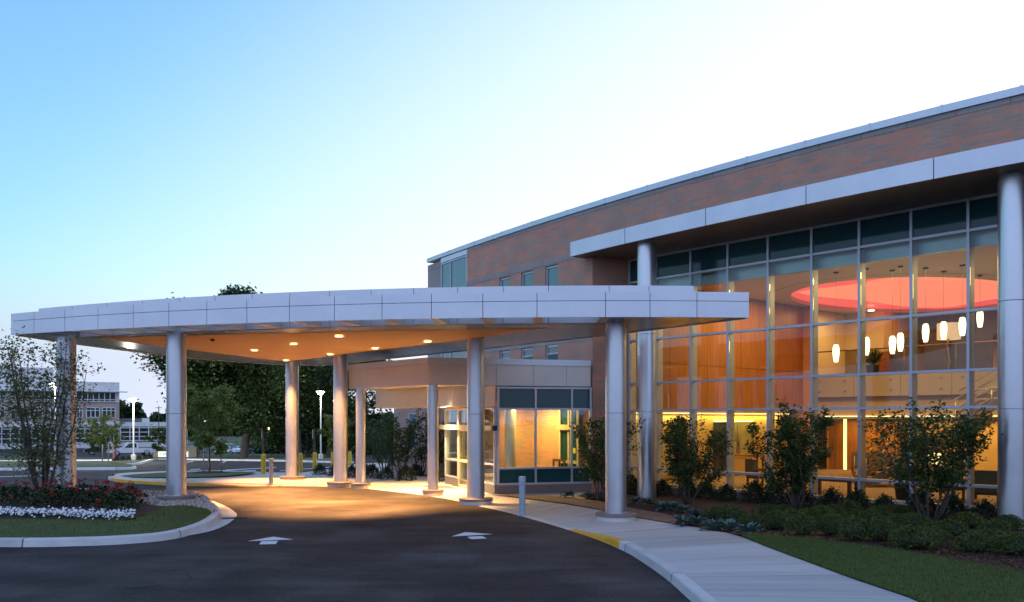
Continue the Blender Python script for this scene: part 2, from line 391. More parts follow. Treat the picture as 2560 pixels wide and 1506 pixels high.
M['black'] = pm('black_paint', (.015, .015, .017), rough=.5)
M['polemetal'] = pm('pole_metal', (.5, .52, .56), rough=.45, metal=.3)
M['iron'] = pm('cast_iron', (.035, .03, .028), (.055, .048, .045), 25., .7, .3, bump=.5, bscale=60.)
M['wood'] = woodmat('orange_wood', (.23, .078, .015), (.36, .135, .03))
M['wooddk'] = woodmat('dark_wood', (.08, .03, .014), (.13, .05, .022))
M['cream'] = pm('cream_wall', (.62, .52, .34), (.66, .56, .38), .5, .8)
M['ochre'] = pm('ochre_wall', (.44, .26, .085), (.50, .30, .11), .5, .8)
M['ceil'] = pm('ceiling_paint', (.66, .58, .46), (.7, .62, .5), .4, .85)
M['panelcream'] = pm('cream_panel', (.36, .30, .22), rough=.35)
M['carpet'] = pm('carpet', (.16, .09, .05), (.24, .14, .08), 6., .95)
M['greyup'] = pm('grey_partition', (.1, .11, .13), (.13, .14, .16), 3., .8)
M['sofa'] = pm('orange_upholstery', (.4, .12, .04), (.46, .15, .05), 12., .85)
M['sofadk'] = pm('brown_upholstery', (.12, .075, .045), (.17, .11, .07), 12., .85)
M['steel'] = pm('brushed_steel', (.34, .29, .24), rough=.35, metal=.8)
M['art'] = pm('abstract_art', (.32, .3, .1), (.42, .2, .07), 1.1, .7, c3=(.2, .24, .12), scale3=2.)
M['dark'] = pm('dark_void', (.02, .018, .015), rough=.6)
M['pendant'] = emit('pendant_shade', (1, .74, .36), 5.)
M['lampshade'] = emit('lit_lamp_shade', (1, .62, .2), 3.5)
M['strip'] = emit('cove_light', (1, .72, .24), 2.0)
M['downlight'] = emit('downlight_lens', (1, .74, .42), 9.)
M['red'] = emit('painted_cove_glow', (1, .21, .11), 1.25, (.3, .08, .05))  # hidden cove light put into the recess surface as emission
M['polelamp'] = emit('pole_lamp', (1, .93, .8), 7.)
M['smalllamp'] = emit('small_lamp', (1, .75, .35), 7.)
M['signface'] = emit('lit_sign_face', (.92, 1, .72), 1.1)
M['signtext'] = pm('sign_lettering', (.03, .12, .06), rough=.5)
M['tanwall'] = pm('tan_wall', (.42, .28, .17), (.46, .31, .19), .5, .8)
M['tanstone'] = pm('tan_stone', (.4, .31, .2), (.46, .37, .25), 6., .8)
M['white'] = pm('white_paint', (.82, .83, .85), rough=.3, coat=.5)
M['silver'] = pm('silver_paint', (.35, .37, .4), rough=.3, metal=.5, coat=.5)
M['navy'] = pm('dark_blue_paint', (.012, .016, .028), rough=.25, coat=.6)
M['teal'] = pm('dark_green_paint', (.015, .035, .035), rough=.25, coat=.6)
M['tyre'] = pm('tyre', (.015, .015, .015), rough=.85)
M['carglass'] = pm('car_glass', (.02, .03, .035), rough=.05, spec=.8)
M['taillight'] = pm('tail_light', (.35, .01, .01), rough=.2)
M['headlight'] = pm('head_light', (.7, .72, .75), rough=.1)
M['hydrant'] = pm('red_paint', (.4, .02, .015), rough=.4)
M['offstone'] = brickmat('office_panel', (.66, .62, .58), (.7, .66, .62), (.5, .48, .46), 4., 1.9, .05, off=0)
M['offbrick'] = pm('office_brick', (.40, .29, .24), (.46, .34, .28), 1.5, .9)
M['offglass'] = pm('office_glass', (.02, .025, .03), (.035, .04, .045), .3, .2, spec=.2)
M['offwhite'] = pm('office_trim', (.6, .6, .6), rough=.6)
# ================================================================== GROUND
def grid(name, xs, ys, zf, m):
    b = MB(); v = [(x, y, zf(x, y)) for y in ys for x in xs]; n = len(xs)
    f = [[j*n+i, j*n+i+1, (j+1)*n+i+1, (j+1)*n+i] for j in range(len(ys)-1) for i in range(n-1)]
    b.add(v, f, 0, True); return struct(b.build(name, m))
grid('ground', [-1500, -400, -160, 60, 200, 1500], [-300, -31, 0, 34, 60, 100, 140, 180, 220, 400, 800, 1800], lambda x, y: gz(y)-.09, M['field'])
grid('road', [-150, -80, -40, -20, 0, 30, 62], [-30, 0, 10, 20, 30, 34, 40, 60, 90, 130, 180, 200], lambda x, y: gz(y), M['asphalt'])

# kerb line of the drive, from bottom right of the view to the nose of the far island
KP = [(1790, 1560), (1705, 1482), (1650, 1432), (1600, 1395), (1540, 1358), (1470, 1328), (1400, 1305), (1320, 1281), (1250, 1262), (1180, 1246), (1100, 1228), (1020, 1216), (950, 1208), (880, 1201), (800, 1197.2), (720, 1196.2), (650, 1197), (600, 1197.6), (520, 1197), (430, 1195.3), (380, 1193), (330, 1190), (292, 1186.5), (272, 1182.5), (266, 1179)]
kerb_line = spline([GT(x*K, y*K) for x, y in KP], 8)
near = [p for p in kerb_line if p.x > -8.4]
def zw(x, y):                                    # height of the walk (raised kerb in front, flush under the canopy)
    return .012+lift(x, y)
EP = [(2400, 1560), (2262, 1482), (2180, 1452), (2100, 1425), (2000, 1388), (1930, 1362), (1860, 1335), (1790, 1312), (1720, 1298), (1660, 1290), (1600, 1280), (1545, 1270), (1480, 1256), (1390, 1241), (1300, 1229), (1230, 1221), (1180, 1215)]
def GL(px, py):                                  # ground point on the walk surface
    p = G(px, py, 0)
    for _ in range(4): p = G(px, py, zw(p.x, p.y))
    return p
walk_edge = spline([GL(x*K, y*K) for x, y in EP], 6)
# main walk: strip between the kerb and the right-hand edge
kin = offset(near, -.16)
if (kin[5]-walk_edge[5]).length > (near[5]-walk_edge[5]).length: kin = offset(near, .16)
end = min(range(len(kin)), key=lambda i: abs(kin[i].x-(-1.2)))
A = resample(kin[:end+1], 90); B = resample(walk_edge, 90)
b = MB(); b.strip(A, B, zw, n=3); struct(b.build('sidewalk', M['concrete']))
# kerb, painted yellow on the ramp
def kerb_strip(name, path, inner, hf, m, face=.02):
    b = MB(); rows = []; u = 0
    for i, (p, q) in enumerate(zip(path, inner)):
        if i: u += (p-path[i-1]).length
        n = (q-p); n.z = 0; n.normalize(); h = hf(p.x, p.y); g = gz(p.y)
        prof = [(p-n*face, g-.03), (p, g+h-.02), (p+n*.02, g+h), (q, g+h+.001), (q, g-.03)]
        rows.append([((a.x, a.y, z), (u, k*.12)) for k, (a, z) in enumerate(prof)])
    v = []; uv = []; f = []; m5 = 5
    for r in rows:
        for a, w in r: v.append(a); uv.append(w)
    for i in range(len(rows)-1):
        for k in range(4): f.append([i*m5+k, (i+1)*m5+k, (i+1)*m5+k+1, i*m5+k+1])
    f += [list(range(5)), [(len(rows)-1)*5+k for k in range(5)]]
    b.add(v, f, 0, False, uv)
    o = b.build(name, m); bm = bmesh.new(); bm.from_mesh(o.data); bmesh.ops.recalc_face_normals(bm, faces=bm.faces); bm.to_mesh(o.data); bm.free()
    return struct(o)
hk = lambda x, y: .014+lift(x, y)
i0 = next(i for i, p in enumerate(near) if lift(p.x, p.y) < .1275)
i1 = next(i for i, p in enumerate(near) if lift(p.x, p.y) < .004)
kerb_strip('kerb', near[:i0+1], kin[:i0+1], hk, M['kerb'])
kerb_strip('kerb', near[i0:i1+1], kin[i0:i1+1], hk, M['kerby'])
kerb_strip('kerb', near[i1:], kin[i1:], hk, M['plaza'])
# entrance plaza: everything between the drive, the vestibule and the bollards
lift2 = lambda x: .1*smooth((-8.9-x)/2.6)
zp = lambda x, y: gz(y)+.008+lift2(x)
far = [p for p in kerb_line if p.x <= -8.4]
fin = offset(far, -.16)
if fin[3].y < far[3].y: fin = offset(far, .16)
hk2 = lambda x, y: .012+lift2(x)
j1 = next(i for i, p in enumerate(far) if p.x < -15.6)
kerb_strip('kerb', far[:j1+1], fin[:j1+1], hk2, M['kerby'])
kerb_strip('kerb', far[j1:], fin[j1:], hk2, M['kerb'])
back = [GT(x, y) for x, y in [(290, 1192), (330, 1188), (420, 1184), (560, 1182), (660, 1187), (747, 1186), (834, 1174.5), (889, 1164), (960, 1158), (1030, 1158)]]
poly = kin[end-1:]+fin+back+[Vector((-4.6, 39, 0)), Vector((-1.5, 34.8, 0)), Vector((2.9, 28.2, 0)), Vector((3.2, 26.6, 0)), Vector((1.6, 25.5, 0)), walk_edge[-1]]
b = MB(); b.sheet(resample(poly+[poly[0]], 260)[:-1], zp); struct(b.build('entrance_plaza', M['plaza']))
kerb_strip('kerb', resample(back[:5], 30), offset(resample(back[:5], 30), .16), lambda x, y: .012+lift2(x), M['kerb'])
# brown paver bands
pv = [GL(x*K, y*K) for x, y in [(1195, 1214), (1290, 1219), (1380, 1222), (1470, 1233), (1560, 1252), (1630, 1264), (1676, 1275), (1660, 1288.5), (1600, 1279), (1545, 1268.5), (1480, 1254.5), (1400, 1240.5), (1310, 1228), (1240, 1219.5)]]
b = MB(); b.sheet(pv, lambda x, y: zw(x, y)+.008); struct(b.build('paver_path', M['paver']))
pv = [GT(x, y) for x, y in [(770, 1195), (800, 1190.5), (835, 1190), (866, 1199), (926, 1203.5), (1021, 1207), (1112, 1213), (1150, 1224), (1100, 1222), (1020, 1214), (930, 1208.5), (850, 1203.5)]]
b = MB(); b.sheet(pv, lambda x, y: zp(x, y)+.006); struct(b.build('paver_path', M['paver']))
# road markings
def marking(name, polys, label, cat='road marking', z=.005, m='paint', group=None):
    b = MB()
    for p in polys: b.sheet([GT(x, y) for x, y in p], lambda x, y: gz(y)+z)
    o = b.build(name, M[m]); tag(o, label, cat, group); return o
g_ar = 'white arrows painted on the drive'
marking('road_arrow', [[(618.3, 1354), (683.8, 1342.8), (733.6, 1349.6)], [(653.7, 1354.2), (695.6, 1353.2), (689, 1361.2), (648, 1362.2)]], 'white arrow painted on the asphalt beside the kerb of the flower island', group=g_ar)
marking('road_arrow', [[(1127.8, 1342.3), (1163, 1331.3), (1232.6, 1336.5)], [(1167, 1343.2), (1205, 1341), (1217.6, 1347.2), (1178.9, 1349.2)]], 'white arrow painted on the asphalt in front of the grey bollard', group=g_ar)
marking('road_arrow', [[(130, 1223.5), (251, 1220.5), (268, 1224.6), (192, 1225.2)]], 'thin far arrow on the asphalt behind the gravel of the island', group=g_ar)
st = [[(430, 1185.5), (500, 1179), (503, 1180.2), (433, 1187)], [(475, 1174), (500, 1172.6), (502, 1173.8), (477, 1175.2)], [(505, 1181), (640, 1176.5), (640, 1178), (505, 1182.5)], [(565, 1175), (690, 1168.5), (690, 1170), (565, 1176.4)], [(600, 1184.5), (745, 1182), (745, 1183.4), (600, 1186)], [(700, 1177), (830, 1168), (830, 1169), (700, 1178)], [(455, 1157.6), (482, 1153.6), (484, 1154.3), (457, 1158.6)], [(555, 1157), (563, 1153.6), (566, 1154), (559, 1157.4)], [(0, 1192), (170, 1187), (170, 1188), (0, 1193.2)]]
b = MB()
for p in st: b.sheet([GT(x, y) for x, y in p], lambda x, y: gz(y)+.006)
struct(b.build('parking_lines', M['paint']))
# cover and grate
b = MB(); p = G(358, 1461.6); b.cyl(p, .19, -.02, .006, 28); b.lathe((p.x, p.y, 0), [(.19, 0), (.19, .012), (.215, .012), (.225, .003)], 28)
for k in range(-3, 4): b.box((p.x+k*.045, p.y, .0075), (.012, 2*math.sqrt(.17**2-(k*.045)**2), .006))
tag(b.build('valve_cover', M['iron'], origin=p), 'small round iron cover set in the dark asphalt near the front', 'manhole cover')
p = G(598, 1296.5); b = MB()
b.box((p.x-.12, p.y-.02, .014), (.55, .26, .012), .5)
gb = b.build('drain_grate', M['iron'], origin=p); tag(gb, 'slotted iron storm drain grate at the rounded tip of the kerbed island', 'drain')
b = MB()
for k in range(7): 
    d = (k-3)*.074; b.box((p.x-.12+d*math.cos(.5), p.y-.02+d*math.sin(.5), .021), (.04, .2, .004), .5)
b.build('slot', M['dark'], gb)

# ================================================================== FLOWER ISLAND (left foreground)
def zi(x, y):
    return .155+.15*smooth((y-16.9)/3.5)*smooth((27.0-y)/2.2)*smooth((-6.9-x)/1.2)
def GI(px, py):
    p = G(px, py, .2)
    for _ in range(5): p = G(px, py, zi(p.x, p.y))
    return p
outer = [Vector((-24, 18.6, 0)), Vector((-14, 16.6, 0))]+[G(x, y) for x, y in [(0, 1367.5), (188, 1365.5), (300, 1361), (406, 1352), (470, 1339), (520, 1321), (545, 1303), (549, 1288), (540, 1275), (524, 1264)]]+[Vector((-9.6, 26.0, 0)), Vector((-12, 26.9, 0)), Vector((-16, 26.9, 0)), Vector((-24, 25.5, 0))]
outer = spline(outer, 10); inner = offset(outer, .19)
kerb_strip('kerb', outer, inner, lambda x, y: .15, M['kerb'], .035)
b = MB(); ap = [G(x, y) for x, y in [(470, 1341), (528, 1329), (570, 1311), (592, 1291), (585, 1280), (566, 1268), (535, 1255), (510, 1250)]]
ap2 = [G(x, y) for x, y in [(470, 1340), (520, 1322), (544, 1304), (549, 1288), (543, 1276), (526, 1264), (505, 1256), (495, 1252)]]
b.strip(resample(spline(ap, 5), 40), resample(spline(ap2, 5), 40), None, dz=.012); struct(b.build('gutter_apron', M['kerb']))
L0 = resample([p for i, p in enumerate(inner) if i <= 82], 60)
L1p = [(-260, 1297), (0, 1297), (200, 1296.5), (338, 1293), (375, 1284), (395, 1275), (412, 1267.5), (440, 1263.5), (503, 1268), (540, 1273.5)]
L1 = resample(spline([Vector((-24, 20.5, 0))]+[GI(*q) for q in L1p], 6), 60)
b = MB(); b.strip(L0, L1, zi, n=10); lawn_a = struct(b.build('lawn', M['turf']))
i412 = min(range(60), key=lambda i: (L1[i]-GI(412, 1267.5)).length)
L2 = spline([Vector((-24, 22.5, 0))]+[GI(*q) for q in [(-260, 1244), (0, 1243), (200, 1243), (300, 1247), (368, 1261), (412, 1266.6)]], 6)
b = MB(); b.strip(resample(L1[:i412+1], 40), resample(L2, 40), lambda x, y: zi(x, y)+.004, n=6); struct(b.build('mulch_bed', M['mulch']))
L3 = resample([p for i, p in enumerate(inner) if i >= 82], 60)[::-1]
g0 = resample(L2+L1[i412+1:], 60)
b = MB(); b.strip(g0, L3, lambda x, y: zi(x, y)-.01, n=6); struct(b.build('gravel_bed', M['mulch']))
# loose stones
b = MB(); random.seed(3)
for k in range(5200):
    i = random.randrange(20, 59); t = random.random(); u = random.random()
    p = g0[i].lerp(g0[min(59, i+1)], u).lerp(L3[i].lerp(L3[min(59, i+1)], u), t)
    r = random.uniform(.018, .042); z = zi(p.x, p.y)+r*.3
    a = random.random()*PI; v = []
    for s, h in ((0, 1), (1, 0), (2, 0), (3, 0), (4, 0)):
        an = a+s*PI/2*random.uniform(.85, 1.15); q = 0 if s == 0 else r*random.uniform(.8, 1.4)
        v.append((p.x+q*math.cos(an), p.y+q*math.sin(an), z+(r*.8 if s == 0 else -r*.4)))
    b.add(v, [[0, 1, 2], [0, 2, 3], [0, 3, 4], [0, 4, 1]], 0)
struct(b.build('gravel', leafmat('pebble', (.14, .12, .105), (.5, .44, .4), trans=0.)), 'stuff')

# ================================================================== PLANTING BED AND LAWN (right)
mulch_edge = spline([GL(x, y) for x, y in [(1690, 1311), (1780, 1326), (1870, 1341), (1945, 1345), (2060, 1355), (2160, 1366), (2260, 1379), (2330, 1392), (2440, 1412), (2600, 1440), (2800, 1480)]], 6)
zb = lambda x, y: .03+lift(x, y)+.03*math.sin(x*1.3)*math.sin(y*1.1)*.5
we = [p for p in walk_edge]
iw = min(range(len(we)), key=lambda i: (we[i]-GL(1884, 1344)).length)
LA_ = resample(we[:iw+1][::-1], 50); LB_ = resample([p for p in mulch_edge if p.x >= GL(1880, 1342).x-.02], 50)
b = MB(); b.strip(LA_, LB_, lambda x, y: zw(x, y)+.012, n=8); lawn_b = struct(b.build('lawn', M['turf']))
# bed: from pavers and lawn back to the building
bed = [p for p in mulch_edge]+[Vector((17, 14, 0)), Vector((17.5, 19, 0)), Vector((11.5, 20.4, 0)), Vector((4.0, 28.8, 0)), Vector((2.5, 28.2, 0)), GL(1420*K, 1221*K), GL(1470*K, 1232*K), GL(1560*K, 1251*K), GL(1676*K, 1274*K)]
b = MB(); b.sheet(bed, lambda x, y: zw(x, y)+.004); struct(b.build('mulch_bed', M['mulch']))
bed2 = [GT(x, y) for x, y in [(772, 1189.5), (817, 1183), (880, 1172.5), (926, 1168), (985, 1161), (1050, 1163), (1114, 1168), (1117, 1211), (1021, 1206), (926, 1202.5), (866, 1198.5), (835, 1189.5), (800, 1189.8)]]
b = MB(); b.sheet(bed2, lambda x, y: gz(y)+.022); struct(b.build('mulch_bed', M['mulch']))
# far island: small lawn with the staked tree, and parking lot islands
def patch(name, pts, m, dz):
    b = MB(); b.sheet([GT(x, y) for x, y in pts], lambda x, y: gz(y)+dz+(.1 if name == 'lawn' and dz > .1 else 0)); return struct(b.build(name, m))
b = MB(); b.sheet(spline([GT(x, y-2.4) for x, y in [(302, 1199.5), (360, 1194), (450, 1189), (560, 1188), (640, 1190.5), (560, 1201), (430, 1204.5), (330, 1204)]], 4), lambda x, y: gz(y)+.13); struct(b.build('lawn', M['turf']))
b = MB(); pc = GT(524, 1190); b.lathe((pc.x, pc.y, gz(pc.y)+.125), [(.85, 0), (.6, .07), (.0, .1)], 18); struct(b.build('mulch_bed', M['mulch']))
def lot_island(front, rear, h=.14):
    fr = resample(spline([GT(x, y) for x, y in front], 5), 50); re = resample(spline([GT(x, y) for x, y in rear], 5), 50)
    inn = offset(fr, .2)
    if (inn[20]-re[20]).length > (fr[20]-re[20]).length: inn = offset(fr, -.2)
    kerb_strip('kerb', fr, inn, lambda x, y: h, M['kerb_lit'])
    b = MB(); b.strip(inn, re, lambda x, y: gz(y)+h+.01, n=3); struct(b.build('lawn', M['turf']))
lot_island([(-300, 1178), (0, 1177), (150, 1176.3), (300, 1175.3), (337, 1173.5), (340, 1171)], [(-300, 1158), (0, 1158), (150, 1158.5), (280, 1161.5), (320, 1166), (338, 1170)])
lot_island([(270, 1164.5), (310, 1165), (350, 1161), (375, 1154), (400, 1150.4), (470, 1151), (560, 1152.4), (700, 1154.5), (800, 1157), (880, 1159)], [(275, 1160), (310, 1152), (350, 1146), (375, 1143), (400, 1140), (470, 1137), (560, 1137), (700, 1139), (800, 1141), (880, 1142)])
lot_island([(-300, 1155.5), (0, 1154.5), (280, 1152.5)], [(-300, 1144), (0, 1144), (280, 1146)], .12)
for y, x0, x1 in ((1117.6, 380, 760), (1123.5, 690, 730), (1127, 640, 740), (1118.5, 180, 300)):
    p = GT(x0, y); q = GT(x1, y); b = MB(); b.bar(p, q, 0, 1.6 if y < 1120 else .6, gz(p.y)-.05, gz(p.y)+.12); struct(b.build('kerb', M['kerb_lit']))

# ================================================================== ENTRANCE CANOPY
cn = thing('entrance_canopy', 'long silver drive-through canopy on six round columns with glowing underside', 'canopy', (-5, 24, 0))
yf = lambda x: 19.02+.0158*(x-2.5)**2
nf = lambda x: Vector((2*.0158*(x-2.5), -1, 0)).normalized()          # outward
fp = lambda x, o=0.: Vector((x, yf(x), 0))+nf(x)*o
def fx(px):
    x = (px-CX)/F*20
    for _ in range(12): x = (px-CX)/F*yf(x)
    return x
XL, XR = -13.42, 5.28
def arcbar(b, x0, x1, o0, o1, z0, z1, pf, seg=.8, mi=0):
    n = max(1, int(abs(x1-x0)/seg+.99))
    xs = [x0+(x1-x0)*i/n for i in range(n+1)]
    poly = [pf(x, o0) for x in xs]+[pf(x, o1) for x in reversed(xs)]
    b.prism(poly, z0, z1, mi)
seams = [fx(p) for p in (85, 162, 245, 333, 422, 517, 617, 723.5, 836, 955, 1078.6, 1207, 1342.5, 1514, 1625, 1742.5)]
xs = [XL]+seams+[XR]
b = MB()
for a, c in zip(xs, xs[1:]):
    arcbar(b, a+.007, c-.007, 0, -.04, 4.665, 5.02, fp); arcbar(b, a+.007, c-.007, 0, -.04, 5.032, 5.23, fp)
arcbar(b, XL+.02, XR-.02, -.045, -.17, 4.68, 5.21, fp, mi=1)
b.build('fascia', [M['panel'], M['gap']], cn)
# upper tier
to = lambda x: -1.4
tp = lambda x, o=0.: fp(x, to(x)+o)
tse = []
for p in (126, 215, 307, 403, 495, 591, 689, 792, 900, 1011, 1126, 1245, 1363.5, 1522, 1626):
    x = fx(p)
    for _ in range(10): x = (p-CX)/F*tp(x).y
    tse.append(x)
TL, TR = -14.25, 4.42
b = MB(); ts = [TL]+tse+[TR]
for a, c in zip(ts, ts[1:]): arcbar(b, a+.007, c-.007, 0, -.05, 4.69, 5.58, tp)
arcbar(b, TL+.02, TR-.02, -.055, -.14, 4.7, 5.56, tp, mi=1)
b.build('upper_fascia', [M['panel'], M['gap']], cn)
# soffit slab
edge_back = [Vector((5.24, 19.3, 0)), Vector((2.49, 23.3, 0)), Vector((-.91, 27.65, 0)), Vector((-4.0, 31.4, 0)), Vector((-8.1, 36.4, 0)), Vector((-9.9, 35.6, 0)), Vector((-11.4, 33.2, 0)), Vector((-12.5, 30.1, 0)), Vector((-13.15, 26, 0)), Vector((-13.38, 23.25, 0))]
so = [tp(-12.6+(2.35+12.6)*i/24, -.06) for i in range(25)]
so = [fp(-13.3, -.18), fp(-12.75, -.18)]+so+[fp(2.35, -.18), fp(3.4, -.18), fp(4.4, -.18)]+edge_back
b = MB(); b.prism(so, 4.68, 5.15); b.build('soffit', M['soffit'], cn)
b = MB()
for p, q in zip(edge_back, edge_back[1:]): b.bar(p, q, -.06, -.001, 4.66, 5.2)
b.build('rear_fascia', M['panel'], cn)
for x in seams[1:14]:
    b = MB(); p = fp(x, -.175); q = tp(x, .005)
    b.bar(p, q, -.1, .1, 4.685, 5.08); b.build('outrigger_beam', M['panelw'], cn)
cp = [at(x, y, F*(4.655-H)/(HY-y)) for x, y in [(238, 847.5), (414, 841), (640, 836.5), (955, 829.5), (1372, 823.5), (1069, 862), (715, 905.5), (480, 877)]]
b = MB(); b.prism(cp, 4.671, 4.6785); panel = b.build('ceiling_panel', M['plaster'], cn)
b = MB(); p = at(531, 849, F*(4.65-H)/200); b.lathe((p.x, p.y, 4.6), [(0, 0), (.05, .01), (.07, .055)], 10); b.build('sprinkler_head', M['iron'], cn)
LIGHTS = []
for k, (x, y) in enumerate([(635.6, 876), (734, 860), (847.6, 840.5), (715, 901), (825, 886), (938, 871), (1069, 853.7)]):
    p = at(x, y, F*(4.65-H)/(HY-y))
    b = MB(); b.lathe((p.x, p.y, 4.63), [(.12, .024), (.15, .024), (.15, 0), (.12, 0), (.115, .02)], 20)
    d = b.build('downlight', M['polemetal'], cn)
    b = MB(); b.cyl((p.x, p.y), .115, 4.636, 4.648, 20); b.build('lens', M['downlight'], d)
    LIGHTS.append((p.x, p.y, 4.6))
def column(px, gy_front, zg, r=.25, pr=.485, top=4.685, par=cn, seam=2.55, Y=None, X=None):
    if Y is None:
        Y = F*(H-zg)/(gy_front-HY)+pr*.97; X = (px-CX)*Y/F
    b = MB(); b.lathe((X, Y, 0), [(r, zg+.2), (r, seam-.006), (r-.012, seam), (r, seam+.006), (r, top-.12), (r-.02, top-.118), (r-.02, top)], 40)
    b.lathe((X, Y, zg), [(r+.03, .18), (r+.03, .2), (r, .205)], 40)
    o = b.build('column', M['column'], par)
    b = MB(); b.lathe((X, Y, zg), [(pr, .115), (pr, .175), (pr-.012, .187), (0, .187)], 40); b.lathe((X, Y, zg), [(pr-.015, .113), (pr, .114)], 40)
    pl_ = b.build('plinth', M['granite'], o)
    b = MB(); b.lathe((X, Y, zg), [(pr-.018, -.06), (pr-.018, .113)], 40); b.build('concrete_base', M['plaza'], pl_)
    return X, Y
COLS = [column(1539.6, 1307.5, 0), column(1189.5, 1265.5, 0), column(851.5, 1220, 0), column(730.5, 1205, 0), column(440.5, 1252, .22, Y=22.6, X=-8.82), column(165, 1237, .22, Y=23.4, X=-12.13)]

# ================================================================== BOLLARDS
def bollard(px, gy, label, kind, group):
    p = GT(px, gy, zp((px-CX)/F*30, 30) if kind == 'grey' and px < 1000 else 0)
    p = GT(px, gy)
    z = gz(p.y)+.01
    t = thing('bollard', label, 'bollard', (p.x, p.y, z), group)
    b = MB()
    if kind == 'grey':
        b.lathe((p.x, p.y, z), [(.078, 0), (.078, .8), (.07, .805), (.07, .83)], 24); b.build('post', M['greypaint'], t)
        b = MB(); b.lathe((p.x, p.y, z), [(.07, .82), (.088, .825), (.088, .96), (.08, .975), (0, .98)], 24); b.build('cap', M['greypaint'], t)
        b = MB(); b.lathe((p.x, p.y, z), [(.115, 0), (.115, .012), (.08, .02)], 24); b.build('base_flange', M['greypaint'], t)
    else:
        b.lathe((p.x, p.y, z), [(.112, -.05), (.112, .9)], 20); b.build('post', M['yellow'], t)
        b = MB(); b.lathe((p.x, p.y, z), [(.114, .9), (.108, .95), (.07, .985), (0, .995)], 20); b.build('cap', M['yellow'], t)
gg = 'grey bollards along the walk'; gy_ = 'yellow bollards beside the parking bays'
bollard(1305.5, 1290.5, 'blue grey steel bollard standing on the walk in front of the vestibule windows', 'grey', gg)
bollard(678, 1214, 'small grey bollard lit orange beside the yellow kerb, left of the rear column', 'grey', gg)
for px, y, lb in ((658.5, 1189, 'yellow bollard standing just left of the small orange lit bollard'), (751, 1183, 'yellow bollard right beside the rear left canopy column'), (787, 1177, 'yellow bollard in front of the foot of the tall lamp pole'), (832, 1172, 'yellow bollard peeking out left of the canopy column by the vestibule corner'), (874.5, 1167, 'farthest yellow bollard, seen between the canopy column and the slim vestibule column')):
    bollard(px, y, lb, 'yellow', gy_)
# ================================================================== MAIN BUILDING
bd = thing('medical_building', 'long curved brick building with a tall lit glass lobby and silver eyebrow roof', 'building', (4, 29, 0))
yw = lambda x: 32.3-1.527*x+.0245*x*x
dw = lambda x: -1.527+.049*x
nw = lambda x: Vector((dw(x), -1, 0)).normalized()
wp = lambda x, o=0.: Vector((x, yw(x), 0))+nw(x)*o
def wx(px, o=0.):
    x = 0.
    for _ in range(40): x = .5*x+.5*(px-CX)/F*(yw(x))
    return x
arcl = {}
def alen(x):
    # arc length from x = -6
    n = 60; s = 0
    for i in range(n):
        xm = -6+(x+6)*(i+.5)/n; s += math.sqrt(1+dw(xm)**2)*(x+6)/n
    return s
def wallgrid(b, xs, zs, skip, o=0.):
    for i in range(len(xs)-1):
        n = max(1, int((xs[i+1]-xs[i])/.5+.99))
        for j in range(len(zs)-1):
            if skip(i, j): continue
            for k in range(n):
                xa = xs[i]+(xs[i+1]-xs[i])*k/n; xb = xs[i]+(xs[i+1]-xs[i])*(k+1)/n
                p, q = wp(xa, o), wp(xb, o); ua, ub = alen(xa), alen(xb)
                b.quad((p.x, p.y, zs[j]), (q.x, q.y, zs[j]), (q.x, q.y, zs[j+1]), (p.x, p.y, zs[j+1]), 0, [(ua, zs[j]), (ub, zs[j]), (ub, zs[j+1]), (ua, zs[j+1])])
def arcsolid(b, x0, x1, z0, z1, o0, o1, seg=.6, mi=0):
    n = max(1, int(abs(x1-x0)/seg+.99)); X = [x0+(x1-x0)*i/n for i in range(n+1)]
    for xa, xb in zip(X, X[1:]):
        P = [wp(xa, o0), wp(xb, o0), wp(xb, o1), wp(xa, o1)]; u = [alen(xa), alen(xb)]
        A = lambda p, z: (p.x, p.y, z)
        b.quad(A(P[0], z0), A(P[1], z0), A(P[1], z1), A(P[0], z1), mi, [(u[0], z0), (u[1], z0), (u[1], z1), (u[0], z1)])
        b.quad(A(P[0], z1), A(P[1], z1), A(P[2], z1), A(P[3], z1), mi); b.quad(A(P[3], z0), A(P[2], z0), A(P[1], z0), A(P[0], z0), mi)
        b.quad(A(P[2], z0), A(P[3], z0), A(P[3], z1), A(P[2], z1), mi)
    for x, fl in ((x0, 1), (x1, 0)):
        p, q = wp(x, o0), wp(x, o1); r = [(p.x, p.y, z0), (p.x, p.y, z1), (q.x, q.y, z1), (q.x, q.y, z0)]
        b.add(r if fl else r[::-1], [[0, 1, 2, 3]], mi)
XC = 2.66                                             # brick corner beside the lobby
XE = 15.5
xg0, xg1 = wx(1103), wx(1168); xl = wx(1069.5)
win = [(wx(a), wx(c)) for a, c in ((1248, 1274), (1302.6, 1332), (1363, 1395))]
xs = [xg1]+[v for w in win for v in w]+[XC]
zs = [-.2, 3.1, 5.02, 5.9, 7.82, 9.26]
iswin = lambda i, j: (i in (1, 3, 5)) and j in (1, 3)
b = MB(); wallgrid(b, xs, zs, iswin); wallgrid(b, [XC, XE], [7.9, 9.26], lambda i, j: False)
